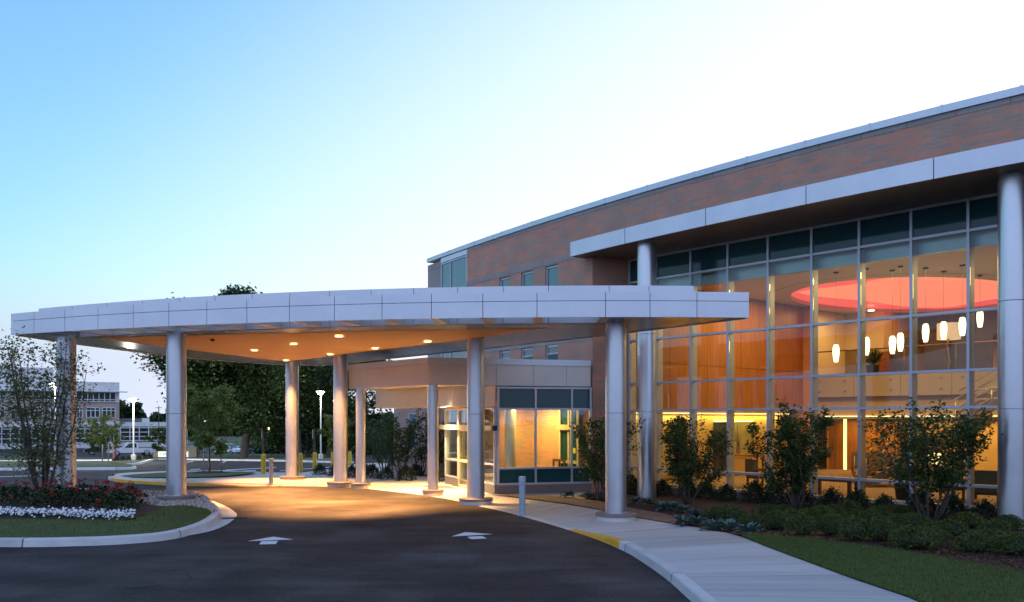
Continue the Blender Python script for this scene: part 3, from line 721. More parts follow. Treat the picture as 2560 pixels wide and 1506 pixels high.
# return wall beside the lobby and window reveals
cA = wp(XC); cB = Vector((3.95, 28.98, 0))
cC = cB+(cB-cA).normalized()*.05
b.quad((cA.x, cA.y, -.2), (cC.x, cC.y, -.2), (cC.x, cC.y, 7.9), (cA.x, cA.y, 7.9))
for (xa, xb) in win:
    for z0, z1 in ((3.1, 5.02), (5.9, 7.82)):
        for x in (xa, xb):
            p, q = wp(x), wp(x, -.16); b.quad((p.x, p.y, z0), (q.x, q.y, z0), (q.x, q.y, z1), (p.x, p.y, z1))
        p, q, r, s_ = wp(xa), wp(xb), wp(xb, -.16), wp(xa, -.16)
        b.quad((p.x, p.y, z0), (q.x, q.y, z0), (r.x, r.y, z0), (s_.x, s_.y, z0)); b.quad((p.x, p.y, z1), (q.x, q.y, z1), (r.x, r.y, z1), (s_.x, s_.y, z1))
b.build('brick_wall', M['brick'], bd)
b = MB(); arcsolid(b, xl, xg0, -.2, 9.26, 0, -.3); p0, p1 = wp(xl), wp(xl)-nw(xl)*6
b.quad((p1.x, p1.y, -.2), (p0.x, p0.y, -.2), (p0.x, p0.y, 9.26), (p1.x, p1.y, 9.26)); b.build('limestone_pier', M['stone'], bd)
for z0, z1, x0, x1 in ((7.86, 8.04, xg1, 3.0), (5.03, 5.2, xg1, XC)):
    b = MB(); arcsolid(b, x0, x1, z0, z1, .015, -.05); b.build('limestone_band', M['stone'], bd)
b = MB(); arcsolid(b, xg1, XE, 9.26, 9.385, .012, -.2); b.build('limestone_band', M['stone'], bd)
b = MB(); n = 17
for i in range(n):
    x0 = xl+(XE-xl)*i/n; x1 = xl+(XE-xl)*(i+1)/n; arcsolid(b, x0+.004, x1-.004, 9.39, 9.56, .06, -.35); arcsolid(b, x1-.02, x1+.02, 9.395, 9.572, .068, -.3)
b.build('roof_coping', M['coping'], bd)
def arcwindow(name, xa, xb, z0, z1, o, cols, rows, par=bd, fm='frame', gm='winglass', fw=.06):
    n = max(1, int(abs(xb-xa)/.5+.99)); b = MB()
    p = wp(xa, o); q = wp(xb, o)
    def fr(p0, p1, za, zb_): b.bar(p0, p1, -.05, .05, za, zb_)
    t = (q-p).normalized()
    for c in cols: r = p+(q-p)*c; b.bar(r-t*fw/2, r+t*fw/2, -.05, .05, z0, z1)
    for z in rows: b.bar(p, q, -.047, .047, z-fw/2, z+fw/2)
    o_ = b.build(name, M[fm], par)
    g = MB(); g.bar(p, q, -.012, .012, z0, z1); g.build('pane', M[gm], o_)
for (xa, xb) in win:
    arcwindow('window', xa+.01, xb-.01, 5.92, 7.80, -.1, (.03, .97), (5.95, 7.77))
    arcwindow('window', xa+.01, xb-.01, 3.12, 5.0, -.1, (.03, .97), (3.15, 4.97, 4.72))
arcwindow('corner_window', xg0, xg1, 3.0, 9.16, -.03, (.02, .38, .98), (3.05, 4.9, 6.6, 9.1))
b = MB(); arcsolid(b, xg0, xg1, 9.16, 9.36, .02, -.1); b.build('window_head', M['panel'], bd)
b = MB(); arcsolid(b, xg0, xg1, -.2, 3.0, 0, -.1); b.build('brick_wall', M['brick'], bd)
# low wing beyond the entrance
b = MB(); wv = [wp(xl, -1.4), Vector((-4.9, 40.2, 0)), Vector((-5.75, 41.9, 0))]
zz = [-.4, 1.0, 2.7, 4.9]
pA, pB = wv[0], wv[2]
def lerp(t): return pA.lerp(pB, t)
segs = [0, .18, .3, .62, .74, 1.]
for i in range(5):
    for j in range(3):
        if i in (1, 3) and j == 1: continue
        p, q = lerp(segs[i]), lerp(segs[i+1]); b.quad((q.x, q.y, zz[j]), (p.x, p.y, zz[j]), (p.x, p.y, zz[j+1]), (q.x, q.y, zz[j+1]))
pe = pB+Vector((6, 5, 0)); b.quad((pe.x, pe.y, -.4), (pB.x, pB.y, -.4), (pB.x, pB.y, 4.9), (pe.x, pe.y, 4.9))
b.build('wing_wall', M['brickl'], bd)
for a, c in ((.18, .3), (.62, .74)):
    b = MB(); p, q = lerp(a), lerp(c); b.bar(p, q, -.04, .04, 1.0, 1.06); b.bar(p, q, -.04, .04, 2.64, 2.7); b.bar(p, q, -.04, .04, 2.1, 2.15); b.bar(p, p.lerp(q, .12), -.035, .035, 1.06, 2.64); b.bar(p.lerp(q, .88), q, -.035, .035, 1.06, 2.64)
    w = b.build('window', M['frame'], bd); b = MB(); b.bar(p, q, -.01, .01, 1.0, 2.7); b.build('pane', M['winglass'], w)
b = MB(); b.bar(pA, pB, -.25, .08, 4.9, 5.05); b.build('wing_coping', M['coping'], bd)
# eyebrow roof over the lobby
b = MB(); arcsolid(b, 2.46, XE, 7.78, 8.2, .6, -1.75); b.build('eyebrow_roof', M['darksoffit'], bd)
ek = [2.46]
for p in (1562, 1764, 2015, 2334):
    x = 3.
    for _ in range(60):
        q = wp(x, .65); x += ((p-CX)/F*q.y-q.x)*.4
    ek.append(x)
ek += [12.6, XE]
b = MB()
for a, c in zip(ek, ek[1:]): arcsolid(b, a+.008, c-.008, 7.765, 8.235, .65, .61, .5)
q0, q1 = wp(2.46, .65), wp(2.46, -.02); b.bar(q0, q1, .003, .03, 7.765, 8.235)
b.build('eyebrow_fascia', M['panel'], bd)
for X, Y in ((4.13, 26.35), (11.03, 18.95)):
    b = MB(); b.lathe((X, Y, 0), [(.29, -.1), (.29, 2.62), (.28, 2.63), (.29, 2.64), (.29, 4.99), (.28, 5.0), (.29, 5.01), (.29, 7.68), (.27, 7.685), (.27, 7.79)], 44)
    b.build('round_column', M['column'], bd)

# ------------------------------------------------------------------ glass lobby
O = Vector((3.95, 28.98, 0)); a_ = Vector((.6626, -.749, 0)); d_ = Vector((.749, .6626, 0))
def LP(s, d, z=0.):
    p = O+a_*s+d_*d; return Vector((p.x, p.y, z))
def RP(px, d):           # s where the sight line of px meets depth plane d
    k = (px-CX)/F
    return (k*(O.y+d_.y*d)-O.x-d_.x*d)/(a_.x-k*a_.y)
def RD(px, py, d):
    s = RP(px, d); p = LP(s, d); return Vector((p.x, p.y, H+(HY-py)*p.y/F))
def RS(px, s):           # d where the sight line meets the plane s = const
    k = (px-CX)/F
    return (k*(O.y+a_.y*s)-O.x-a_.x*s)/(d_.x-k*d_.y)
def lbox(b, s0, s1, d0, d1, z0, z1, mi=0): b.prism([LP(s0, d0), LP(s1, d0), LP(s1, d1), LP(s0, d1)], z0, z1, mi)
ms = [.035, 1.18]+[2.55+1.373*i for i in range(11)]
rows = [.26, .79, 2.70, 3.60, 5.04, 6.99, 7.74]
SE = ms[-1]
b = MB()
for s in ms: lbox(b, s-.033, s+.033, -.05, .27, .2, 7.77)
for z in rows:
    for s0, s1 in zip(ms, ms[1:]): lbox(b, s0+.035, s1-.035, -.045, .165, z-.033, z+.033)
b.build('curtain_wall_frame', M['frame'], bd)
for s0, s1 in zip(ms, ms[1:]):
    b = MB()
    for z0, z1 in zip(rows, rows[1:]): lbox(b, s0+.035, s1-.035, .0, .018, z0+.033, z1-.033, 1 if z1 > 7.2 else 0)
    b.build('window_bay', [M['glass'], M['spandrel']], bd)
b = MB(); lbox(b, .05, SE, .275, .5, 6.62, 7.14); b.build('shade_pocket', M['frame'], bd)
b = MB(); lbox(b, 0, SE, -.02, .3, -.2, .2); b.build('granite_base', M['granite'], bd)
FZ = .22
b = MB(); lbox(b, -.2, 22, .32, 24, FZ-.1, FZ); b.build('lobby_floor', M['carpet'], bd)
# ceiling with round recess
cs, cd, cr, cb = 4.3, 11.6, 3.9, 5.7
b = MB(); N_ = 72
circ = [(cs+cr*math.cos(2*PI*i/N_), cd+cb*math.sin(2*PI*i/N_)) for i in range(N_)]
def edgept(i):
    an = 2*PI*i/N_; dx, dy = math.cos(an), math.sin(an); t = 99
    for lim, c0, dd in ((-.05, cs, dx), (22., cs, dx), (.17, cd, dy), (24., cd, dy)):
        if abs(dd) > 1e-6:
            k = (lim-c0)/dd
            if k > 0: t = min(t, k)
    return (cs+dx*t, cd+dy*t)
out = [edgept(i) for i in range(N_)]
for i in range(N_):
    j = (i+1) % N_
    A, B_, C_, D = LP(*circ[i], 7.15), LP(*circ[j], 7.15), LP(*out[j], 7.15), LP(*out[i], 7.15)
    b.quad(A, B_, C_, D)
for c in ((-.05, .17), (22, .17), (22, 24), (-.05, 24)):
    k = min(range(N_), key=lambda i: (out[i][0]-c[0])**2+(out[i][1]-c[1])**2)
    for q in (k-1, k, k+1):
        pass
cx_ = [(-.05, .17), (22, .17), (22, 24), (-.05, 24)]
for c in cx_:
    e = sorted(range(N_), key=lambda i: (out[i][0]-c[0])**2+(out[i][1]-c[1])**2)[:2]
    b.add([LP(*c, 7.152), LP(*out[e[0]], 7.152), LP(*out[e[1]], 7.152)], [[0, 1, 2]])
ceil = b.build('lobby_ceiling', M['ceil'], bd)
b = MB()
for i in range(N_):
    j = (i+1) % N_; A, B_ = circ[i], circ[j]
    b.quad(LP(*A, 7.15), LP(*B_, 7.15), LP(*B_, 7.34), LP(*A, 7.34))
b.build('recess_rim', M['cream'], ceil)
# disc behind the rim with swept leaves, red cove light painted on as emission
b = MB(); b.add([LP(cs+(cr+.2)*math.cos(2*PI*i/N_), cd+(cb+.2)*math.sin(2*PI*i/N_), 7.33) for i in range(N_)], [list(range(N_))]); b.build('red_lit_recess', M['red'], ceil)
b = MB()
for k, (a0, wd, f_) in enumerate(((2.9, 1.15, .42), (4.6, .9, .3), (1.2, .8, .22))):
    pts = []
    for i in range(25):
        an = a0-wd+2*wd*i/24; pts.append((cs+cr*1.02*math.cos(an), cd+cb*1.02*math.sin(an)))
    for i in range(1, 24):
        an = a0+wd-2*wd*i/24; f = 1.0-f_*math.sin(PI*i/24)**1.5; pts.append((cs+cr*f*math.cos(an), cd+cb*f*math.sin(an)))
    b.prism([LP(*p) for p in pts], 7.30-k*.02, 7.31-k*.02)
b.build('recess_leaf', emit('painted_leaf_glow', (1, .095, .075), 1.05, (.3, .04, .04)), ceil)
b = MB()
for i in range(N_):
    an, an2 = 2*PI*i/N_, 2*PI*(i+1)/N_; r0, r1 = .75, .79
    b.quad(*[LP(cs+(cr+r)*math.cos(q), cd+(cb+r)*math.sin(q), 7.145) for r, q in ((r0, an), (r1, an), (r1, an2), (r0, an2))])
b.build('ceiling_reveal', M['dark'], ceil)
# side wall: upper timber volume, lower cream wall with openings
b = MB(); lbox(b, -.3, -.02, .17, 11.2, 2.72, 7.15)
for z in (3.9, 4.5, 5.6): pass
b.build('timber_wall', M['wood'], bd)
b = MB()
for d in (2.2, 4.4, 6.6, 8.9): lbox(b, -.021, -.016, d, d+.018, 2.72, 7.15)
lbox(b, -.021, -.016, .17, 11.2, 4.38, 4.4); b.build('panel_joint', M['dark'], bd)
b = MB(); lbox(b, -.9, -.55, .17, 11.6, FZ, 2.72); b.build('ochre_wall', M['ochre'], bd); b = MB()
lbox(b, -.55, -.3, .17, 11.2, 2.72, 2.9); b.build('cream_wall', M['cream'], bd)
b = MB(); lbox(b, -.545, -.50, .5, 10.9, 2.60, 2.65); b.build('cove_light', M['strip'], bd)
da, dc_ = RS(1783, -.55), RS(1880, -.55)
b = MB(); lbox(b, -.56, -.53, da, da+(dc_-da)*.42, FZ, 2.3); b.build('dark_doorway', M['dark'], bd)
b = MB(); lbox(b, -.545, -.5, da, dc_, 2.3, 2.36); b.build('picture_light', M['strip'], bd)
b = MB(); lbox(b, -.55, -.52, da+(dc_-da)*.52, dc_, .9, 2.25)
tag(b.build('painting', M['art'], origin=LP(-.5, dc_, .9)), 'abstract green and rust painting lit from above on the cream lobby wall', 'painting')
b = MB(); lbox(b, -.3, .35, 11.2, 11.5, FZ, 7.15); b.build('timber_pier', pm('light_wood', (.5, .22, .08), (.58, .27, .1), 4., .5), bd)
# back of the lobby: ground floor timber wall, bulkhead, balcony
sB0, sB1 = .36, 22
b = MB(); lbox(b, sB0, sB1, 11.5, 11.62, 2.5, 3.32); b.build('bulkhead', M['tanwall'], bd)
b = MB(); lbox(b, RP(2068, 11.6), 14, 11.40, 11.49, 2.50, 2.545); b.build('cove_light', M['strip'], bd)
b = MB(); lbox(b, sB0, 22, 11.63, 13.4, 2.42, 2.5); b.build('lower_ceiling', M['ceil'], bd)
s1, s2 = RP(2072, 13.4), RP(2270, 13.4)
b = MB(); sd0, sd1 = RP(2108, 13.4), RP(2117, 13.4)
lbox(b, s1, sd0, 13.4, 13.5, FZ, 2.42); lbox(b, sd1, s2, 13.4, 13.5, FZ, 2.42); b.build('timber_wall', M['wood'], bd)
b = MB(); lbox(b, sd0, sd1, 13.42, 13.48, FZ, 2.42); b.build('light_slot', M['strip'], bd)
b = MB(); lbox(b, sB0-.5, s1, 13.4, 13.5, FZ, 2.5); lbox(b, s2, 22, 13.4, 13.5, FZ, 2.5); b.build('ochre_wall', M['ochre'], bd)
b = MB()
for px in (2086, 2150, 2200, 2235): s = RP(px, 13.35); lbox(b, s, s+.02, 13.385, 13.395, FZ, 2.42)
b.build('panel_joint', M['dark'], bd)
b = MB()
for px in (2085,): s = RP(px, 13.3); lbox(b, s, s+.04, 13.28, 13.32, .9, 1.7)
b.build('door_handle', M['steel'], bd)
b = MB(); sp = [sB0, 2.2, 4.1, 6.0, 7.9, 9.8, 11.7, 14, 22]
for s0, s1_ in zip(sp, sp[1:]): lbox(b, s0+.006, s1_-.006, 11.2, 11.24, 3.32, 4.17)
balc = b.build('balcony_front', M['panelcream'], bd)
b = MB()
for s0, s1_ in zip(sp, sp[1:]):
    for t in (.2, .8):
        for z in (3.55, 3.97):
            q = LP(s0+(s1_-s0)*t, 11.17, z); b.box(q, (.09, .06, .03), math.atan2(a_.y, a_.x))
b.build('standoff', M['steel'], balc)
b = MB(); lbox(b, sB0, 22, 11.25, 24, 3.95, 4.15); b.build('upper_floor', M['carpet'], bd)
b = MB(); b.tube([LP(sB0, 11.15, 5.2), LP(22, 11.15, 5.2)], .028, 8)
rail = b.build('balcony_rail', M['steel'], bd)
b = MB()
for k in range(9): b.tube([LP(sB0+.1+k*1.9, 11.16, 4.17), LP(sB0+.1+k*1.9, 11.16, 5.2)], .018, 6)
b.build('rail_post', M['steel'], rail)
b = MB(); lbox(b, -1.5, 22, 19.5, 19.6, 4.15, 7.15); b.build('upper_back_wall', M['cream'], bd)
b = MB(); lbox(b, -.3, -.1, 11.5, 19.6, 4.15, 7.15); b.build('cream_wall', M['cream'], bd)
s3 = RP(2198, 15.); b = MB(); lbox(b, s3, s3+.2, 15, 19.5, 4.15, 7.14); lbox(b, -.1, s3, 15, 15.15, 4.15, 7.14); b.build('upper_partition', M['cream'], bd)
b = MB(); lbox(b, -.1, s3, 14.96, 15, 4.15, 5.5); b.build('cabinet_front', pm('olive_cabinet', (.2, .16, .06), (.24, .19, .08), 2., .5), bd)
b = MB(); lbox(b, s3+.2, 22, 17.5, 17.6, 6.0, 7.14); b.build('grey_bulkhead', M['greyup'], bd)
b = MB()
for px, y in ((2062, 803), (2090, 812), (2178, 777), (2240, 797)):
    q = at(px, y, 4.73*F/(HY-y)); b.cyl((q.x, q.y), .13, 7.12, 7.149, 14)
b.build('recessed_light', M['downlight'], ceil)
b = MB(); lbox(b, 21.9, 22, .3, 24, FZ, 7.15); lbox(b, -.3, 22, 23.9, 24, FZ, 7.15); b.build('end_wall', M['cream'], bd)
# roof over everything so that the sky does not shine in
b = MB(); b.prism([LP(-.3, .1), LP(22.2, .1), LP(22.2, 24.2), LP(-8, 24.2), LP(-9, 3)], 8.25, 8.4); b.build('roof_deck', M['gap'], bd)
b = MB(); lbox(b, -1.1, -1.0, .17, 24.1, FZ-.2, 8.3); lbox(b, -1.0, -.3, .17, .25, FZ-.2, 8.3); lbox(b, -1.0, 22.1, 24.05, 24.1, FZ-.2, 8.3); lbox(b, 22.05, 22.1, .2, 24, FZ-.2, 8.3); b.build('outer_wall', M['brick'], bd)
# solid core behind the brick so that nothing shines through the windows
# stair: two stringers, treads, rails
sa = RD(2150, 1205, 5.2); st0 = LP(RP(2150, 5.2), 5.2, FZ); st1 = LP(RP(2455, 7.6), 7.6, 2.45)
S = thing('staircase', 'open lobby staircase with steel handrails rising to the right behind the glass', 'staircase', st0)
t = (st1-st0); th = Vector((t.x, t.y, 0)).normalized(); nn = Vector((-th.y, th.x, 0))
def beam(b, p, q, w, h):
    for s in (0,):
        A, B_ = p-nn*w/2, q-nn*w/2; C_, D = q+nn*w/2, p+nn*w/2; u = Vector((0, 0, h))
        b.add([A, B_, C_, D, A+u, B_+u, C_+u, D+u], [[3, 2, 1, 0], [4, 5, 6, 7], [0, 1, 5, 4], [1, 2, 6, 5], [2, 3, 7, 6], [3, 0, 4, 7]])
for o in (-.75, .75):
    b = MB(); beam(b, st0+nn*o-Vector((0, 0, .1)), st1+nn*o-Vector((0, 0, .2)), .06, .34); b.build('stringer', M['sofadk'], S)
b = MB()
for i in range(14):
    q = st0+t*((i+.5)/14); b.box((q.x, q.y, q.z+.02), (.30, 1.44, .05), math.atan2(th.y, th.x))
b.build('treads', M['carpet'], S)
b = MB()
A, B_ = st0-nn*.7, st1-nn*.7; A2, B2 = st0+nn*.7, st1+nn*.7; dn = Vector((0, 0, .12))
b.add([A-dn, B_-dn, B2-dn, A2-dn], [[0, 1, 2, 3]]); b.build('stair_underside', M['carpet'], S)
for o in (-.78, .78):
    b = MB()
    for hz in (.95, .62, .36): b.tube([st0+nn*o+Vector((0, 0, hz))-t*.02, st1+nn*o+Vector((0, 0, hz))], .022, 6)
    r = b.build('handrail', M['steel'], S); b = MB()
    for i in range(8): q = st0+nn*o+t*(i/7); b.tube([q, q+Vector((0, 0, .95))], .018, 6)
    b.build('rail_post', M['steel'], r)
ld = st1+th*1.6
b = MB(); b.bar(st1, ld, -.8, .8, 2.33, 2.45); b.build('landing', M['carpet'], S)
st2 = st1+nn*1.9+th*.2; st3 = LP(RP(2640, 10.2), 10.2, 4.15)
for o in (-.75, .75):
    b = MB(); beam(b, st2+nn*o-Vector((0, 0, .1)), st3+nn*o-Vector((0, 0, .2)), .06, .34); b.build('stringer', M['sofadk'], S)
    b = MB()
    for hz in (.95, .62): b.tube([st2+nn*o+Vector((0, 0, hz)), st3+nn*o+Vector((0, 0, hz))], .022, 6)
    for hz in (.95, .62): b.tube([st1+nn*o+Vector((0, 0, hz)), ld+nn*o+Vector((0, 0, hz))], .022, 6)
    b.build('handrail', M['steel'], S)
# pendants
gp = 'glowing glass pendants in the lobby'
pl = ['lowest glowing pendant, hanging at the left end of the row', 'narrow glowing pendant partly behind the mullion, above the upper plant', 'left one of the close pair of glowing pendants', 'right one of the close pair of glowing pendants', 'glowing pendant in front of the dark partition, left of the lamp shade', 'glowing pendant overlapping the square upper lamp shade', 'glowing pendant just right of the square upper lamp shade', 'highest glowing pendant, nearest the big right-hand column']
PEND = []
for k, (px, py, Y) in enumerate([(2090, 884, 27.7), (2166, 866, 27.0), (2231, 863, 27.3), (2251, 856, 26.6), (2314, 833, 26.9), (2359, 827, 27.5), (2406, 817, 26.4), (2450, 797, 28.3)]):
    p = at(px, py, Y); T = thing('pendant_lamp', pl[k], 'pendant lamp', p, gp)
    b = MB(); b.lathe(p, [(.0, -.28), (.06, -.278), (.088, -.12), (.1, .05), (.09, .2), (.06, .28), (0, .285)], 18); b.build('glass_shade', M['pendant'], T)
    b = MB(); b.tube([p+Vector((0, 0, .27)), Vector((p.x, p.y, 7.14))], .0035, 5); b.build('cord', M['black'], T)
    b = MB(); b.lathe((p.x, p.y, 7.1), [(.0, 0), (.08, .005), (.085, .045)], 14); b.build('canopy_plate', M['iron'], T)
    PEND.append(p)
# furniture
def armchair(px, d, label, m, rz=0., sc=1., grp='lounge chairs in the lobby'):
    p = LP(RP(px, d), d, FZ); T = thing('armchair', label, 'armchair', p, grp)
    R = Matrix.Rotation(math.atan2(a_.y, a_.x)+rz, 3, 'Z')
    def bx(b, c, dd): q = R @ Vector(c); b.box((p.x+q.x, p.y+q.y, p.z+q.z), dd, math.atan2(a_.y, a_.x)+rz)
    b = MB(); bx(b, (0, 0, .36), (.62, .6, .16)); b.build('seat', m, T)
    b = MB(); bx(b, (0, .3, .62), (.66, .12, .56)); b.build('backrest', m, T)
    for s in (-1, 1):
        b = MB(); bx(b, (s*.34, 0, .56), (.07, .6, .05)); bx(b, (s*.34, -.26, .28), (.05, .05, .52)); bx(b, (s*.34, .26, .28), (.05, .05, .52)); b.build('arm', M['wooddk'], T)
    return T
armchair(1722, 3.0, 'orange lounge chair seen through the leaves of the shrub nearest the inner column', M['sofa'], .5)
armchair(1900, 2.2, 'dark lounge chair behind the glass between two shrubs', M['sofadk'], 2.6)
armchair(1985, 3.4, 'brown lounge chair behind the middle shrub trunks', M['sofadk'], .3)
armchair(2395, 2.4, 'dark brown lounge chair low behind the big shrub', M['sofadk'], 2.9)
armchair(2462, 1.3, 'large dark lounge chair beside the right-hand column', M['sofadk'], 3.3)
armchair(2160, 10.6, 'dark chair in front of the orange timber wall, right of the light slot', M['sofadk'], 3.1)
armchair(2205, 10.6, 'dark chair at the foot of the timber wall, below the handrails', M['sofadk'], 3.1)
def table(name, label, px, d, w, l, h, m, legs=.05):
    p = LP(RP(px, d), d, FZ); rz = math.atan2(a_.y, a_.x); T = thing(name, label, 'table' if 'bench' not in name else 'bench', p)
    b = MB(); b.box((p.x, p.y, FZ+h-.03), (l, w, .06), rz); b.build('top', m, T)
    R = Matrix.Rotation(rz, 3, 'Z')
    for sx in (-1, 1):
        for sy in (-1, 1):
            q = R @ Vector((sx*(l/2-.08), sy*(w/2-.06), 0)); b = MB(); b.box((p.x+q.x, p.y+q.y, FZ+h/2-.03), (legs, legs, h-.06), rz); b.build('leg', M['wooddk'], T)
    return p
table('console_table', 'orange console table below the painting in the lobby', 1850, 6.2, .5, 1.9, .85, M['wood'])
table('bench', 'low dark wooden bench standing right behind the glass', 2085, 1.0, .55, 1.3, .48, M['wooddk'], .09)
tp_ = table('side_table', 'wooden side table that carries the glowing table lamp', 2336, 5.0, .6, .7, .62, M['wood'])
T = thing('table_lamp', 'glowing table lamp seen through the big shrub', 'lamp', Vector((tp_.x, tp_.y, FZ+.62)))
b = MB(); b.lathe((tp_.x, tp_.y, FZ+.62), [(.12, 0), (.12, .02), (.02, .04), (.02, .2), (.0, .2)], 12); b.build('lamp_base', M['steel'], T)
b = MB(); b.lathe((tp_.x, tp_.y, FZ+.8), [(.2, 0), (.2, .34)], 20); b.build('lamp_shade', M['lampshade'], T); LAMP = (tp_.x, tp_.y, FZ+.97)
vq = LP(RP(1846, 6.2), 6.2, FZ+.85); T = thing('vase', 'clear vase with dark twigs on the orange console table', 'vase', vq)
b = MB(); b.lathe(vq, [(.06, 0), (.09, .1), (.07, .3), (.085, .34)], 14); b.build('vessel', M['steel'], T); b = MB()
for k in range(7): b.tube([vq+Vector((0, 0, .2)), vq+Vector((random.uniform(-.15, .15), random.uniform(-.1, .1), random.uniform(.7, 1.1)))], .008, 4)
b.build('twigs', M['black'], T)
def leafcloud(b, pts, n, size, spread, up=.3, mi=0, asp=.5, rnd=random):
    for p in pts:
        for _ in range(n):
            c = Vector(p)+Vector((rnd.gauss(0, spread), rnd.gauss(0, spread), rnd.gauss(0, spread)))
            s = size*rnd.uniform(.6, 1.3)
            ax = Vector((rnd.gauss(0, 1), rnd.gauss(0, 1), rnd.gauss(0, .6))).normalized(); q = Vector((rnd.gauss(0, 1), rnd.gauss(0, 1), rnd.gauss(up*3, 1))).normalized()
            bx = ax.cross(q)
            if bx.length < 1e-3: continue
            bx.normalize()
            b.add([c-ax*s*.5, c+bx*s*asp*.5, c+ax*s*.5, c-bx*s*asp*.5], [[0, 1, 2, 3]], mi)
def potplant(px, d, z, label, h=.6, r=.2, n=60):
    p = LP(RP(px, d), d, z); T = thing('potted_plant', label, 'plant', p)
    b = MB(); b.lathe(p, [(r*.75, 0), (r, .45), (r*.9, .45), (r*.85, .4), (0, .4)], 18); b.build('pot', M['black'], T)
    b = MB()
    for k in range(n):
        an = random.random()*6.28; l = random.uniform(.3, 1)*h; e = random.uniform(.3, 1.2)
        c = p+Vector((0, 0, .42)); tip = c+Vector((math.cos(an)*l*math.cos(e), math.sin(an)*l*math.cos(e), l*math.sin(e)*1.2)); mid = c.lerp(tip, .6)+Vector((0, 0, .06)); w = Vector((-math.sin(an), math.cos(an), 0))*.05
        b.add([c, mid+w, tip, mid-w], [[0, 1, 2, 3]])
    b.build('foliage', M['oak'], T)
potplant(2182, 11.9, 4.15, 'potted plant with broad leaves on the upper floor behind the balcony', .75, .26)
potplant(2258, 1.4, FZ, 'dark green potted plant low behind the glass left of the big shrub', .6, .24, 90)
for k, (px, px2, z1, d, lb) in enumerate(((2222, 2278, 5.75, 13.2, 'dark office partition behind the close pair of pendants'), (2311, 2366, 5.85, 13.4, 'dark partition screen left of the upper floor lamp'), (2372, 2480, 5.95, 13.8, 'wide blue grey partition right of the upper floor lamp'))):
    b = MB(); lbox(b, RP(px, d), RP(px2, d), d, d+.08, 4.15, z1); tag(b.build('office_partition', M['greyup'], origin=LP(RP(px, d), d, 4.15)), lb, 'partition', 'upper floor partitions')
b = MB(); lbox(b, RP(2198, 13.), RP(2224, 13.), 12.9, 13.3, 4.15, 5.2); tag(b.build('cabinet', M['wood'], origin=LP(RP(2198, 13), 13, 4.15)), 'orange wooden cabinet beside the upper floor plant', 'cabinet')
fq = LP(RP(2372, 12.6), 12.6, 4.15); T = thing('floor_lamp', 'upper floor lamp with a big square cream shade and curved steel stem', 'lamp', fq)
b = MB(); b.tube([fq, fq+Vector((.05, 0, .5)), fq+Vector((-.06, 0, 1.1)), fq+Vector((0, 0, 1.4))], .03, 8); b.build('stem', M['steel'], T)
b = MB(); b.lathe((fq.x, fq.y, 5.5), [(.42, 0), (.42, .62)], 24); b.build('lamp_shade', emit('cream_shade', (1, .8, .45), .35), T)

# ================================================================== ENTRANCE VESTIBULE
ev = thing('entrance_vestibule', 'low glass vestibule with deep tan metal roof edge and sliding entrance door', 'vestibule', (-.5, 29, 0))
Pc = Vector((-.51, 27.5, 0)); Rr = Vector((2.62, 28.32, 0)); LL = Vector((-2.43, 31.7, 0))
Fc = Vector((-2.61, 26.93, 0)); FL = Vector((-5.8, 30.5, 0)); FB = Vector((-3.3, 32.9, 0)); Fk = Vector((-1.5, 34.4, 0))
roofp = [Fc, Rr+Vector((-.02, -.03, 0)), Vector((2.5, 28.6, 0)), wp(1.2, -.0), wp(0, 0), Fk, FB, FL]
ins = lambda P, c, k: [p+(c-p).normalized()*k for p in P]
cen = Vector((-1.4, 30.6, 0))
b = MB(); b.prism(ins(roofp, cen, .08), 3.5, 4.3); b.build('roof', M['panelw'], ev)
def fascia(p, q, cuts, z0=3.48, z1=4.34):
    b = MB(); L = (q-p).length; t = (q-p)/L
    cc = [0]+[c*L for c in cuts]+[L]
    for u, v in zip(cc, cc[1:]): b.bar(p+t*(u+.005), p+t*(v-.005), 0, .03, z0, z1-.2)
    b.bar(p, q, -.025, .04, z1-.195, z1, 2); b.bar(p+t*.01, q-t*.01, .031, .05, z0+.005, z1-.2, 1)
    b.build('roof_fascia', [M['panelw'], M['gap'], M['coping']], ev)
fascia(Fc, Rr+Vector((-.03, -.01, 0)), (.225, .405, .635, .845)); fascia(FL, Fc, (.26,)); fascia(FB, FL, (.5,))
Dc = Vector((-1.95, 28.35, 0)); DL = Vector((-5.05, 31.85, 0))
dpoly = [Dc, Pc+Vector((-.02, .16, 0)), Vector((-.6, 30, 0)), LL+Vector((.1, .3, 0)), Vector((-3.9, 32.9, 0)), DL]
b = MB(); b.prism(ins(dpoly, cen, .04), 2.84, 3.5); b.build('drop_soffit', M['plaster'], ev)
b = MB()
for p, q, n in ((DL, Dc, 3), (Dc, dpoly[1], 2), (dpoly[4], DL, 1)):
    L = (q-p).length; t = (q-p)/L
    for i in range(n): b.bar(p+t*(L*i/n+.005), p+t*(L*(i+1)/n-.005), 0, .03, 2.82, 3.5)
b.build('drop_fascia', M['panelw'], ev)
column(1082.5, 1241.6, 0, .17, .345, 3.49, ev, 3.3); column(902, 1223, 0, .17, .345, 3.49, ev, 3.3)
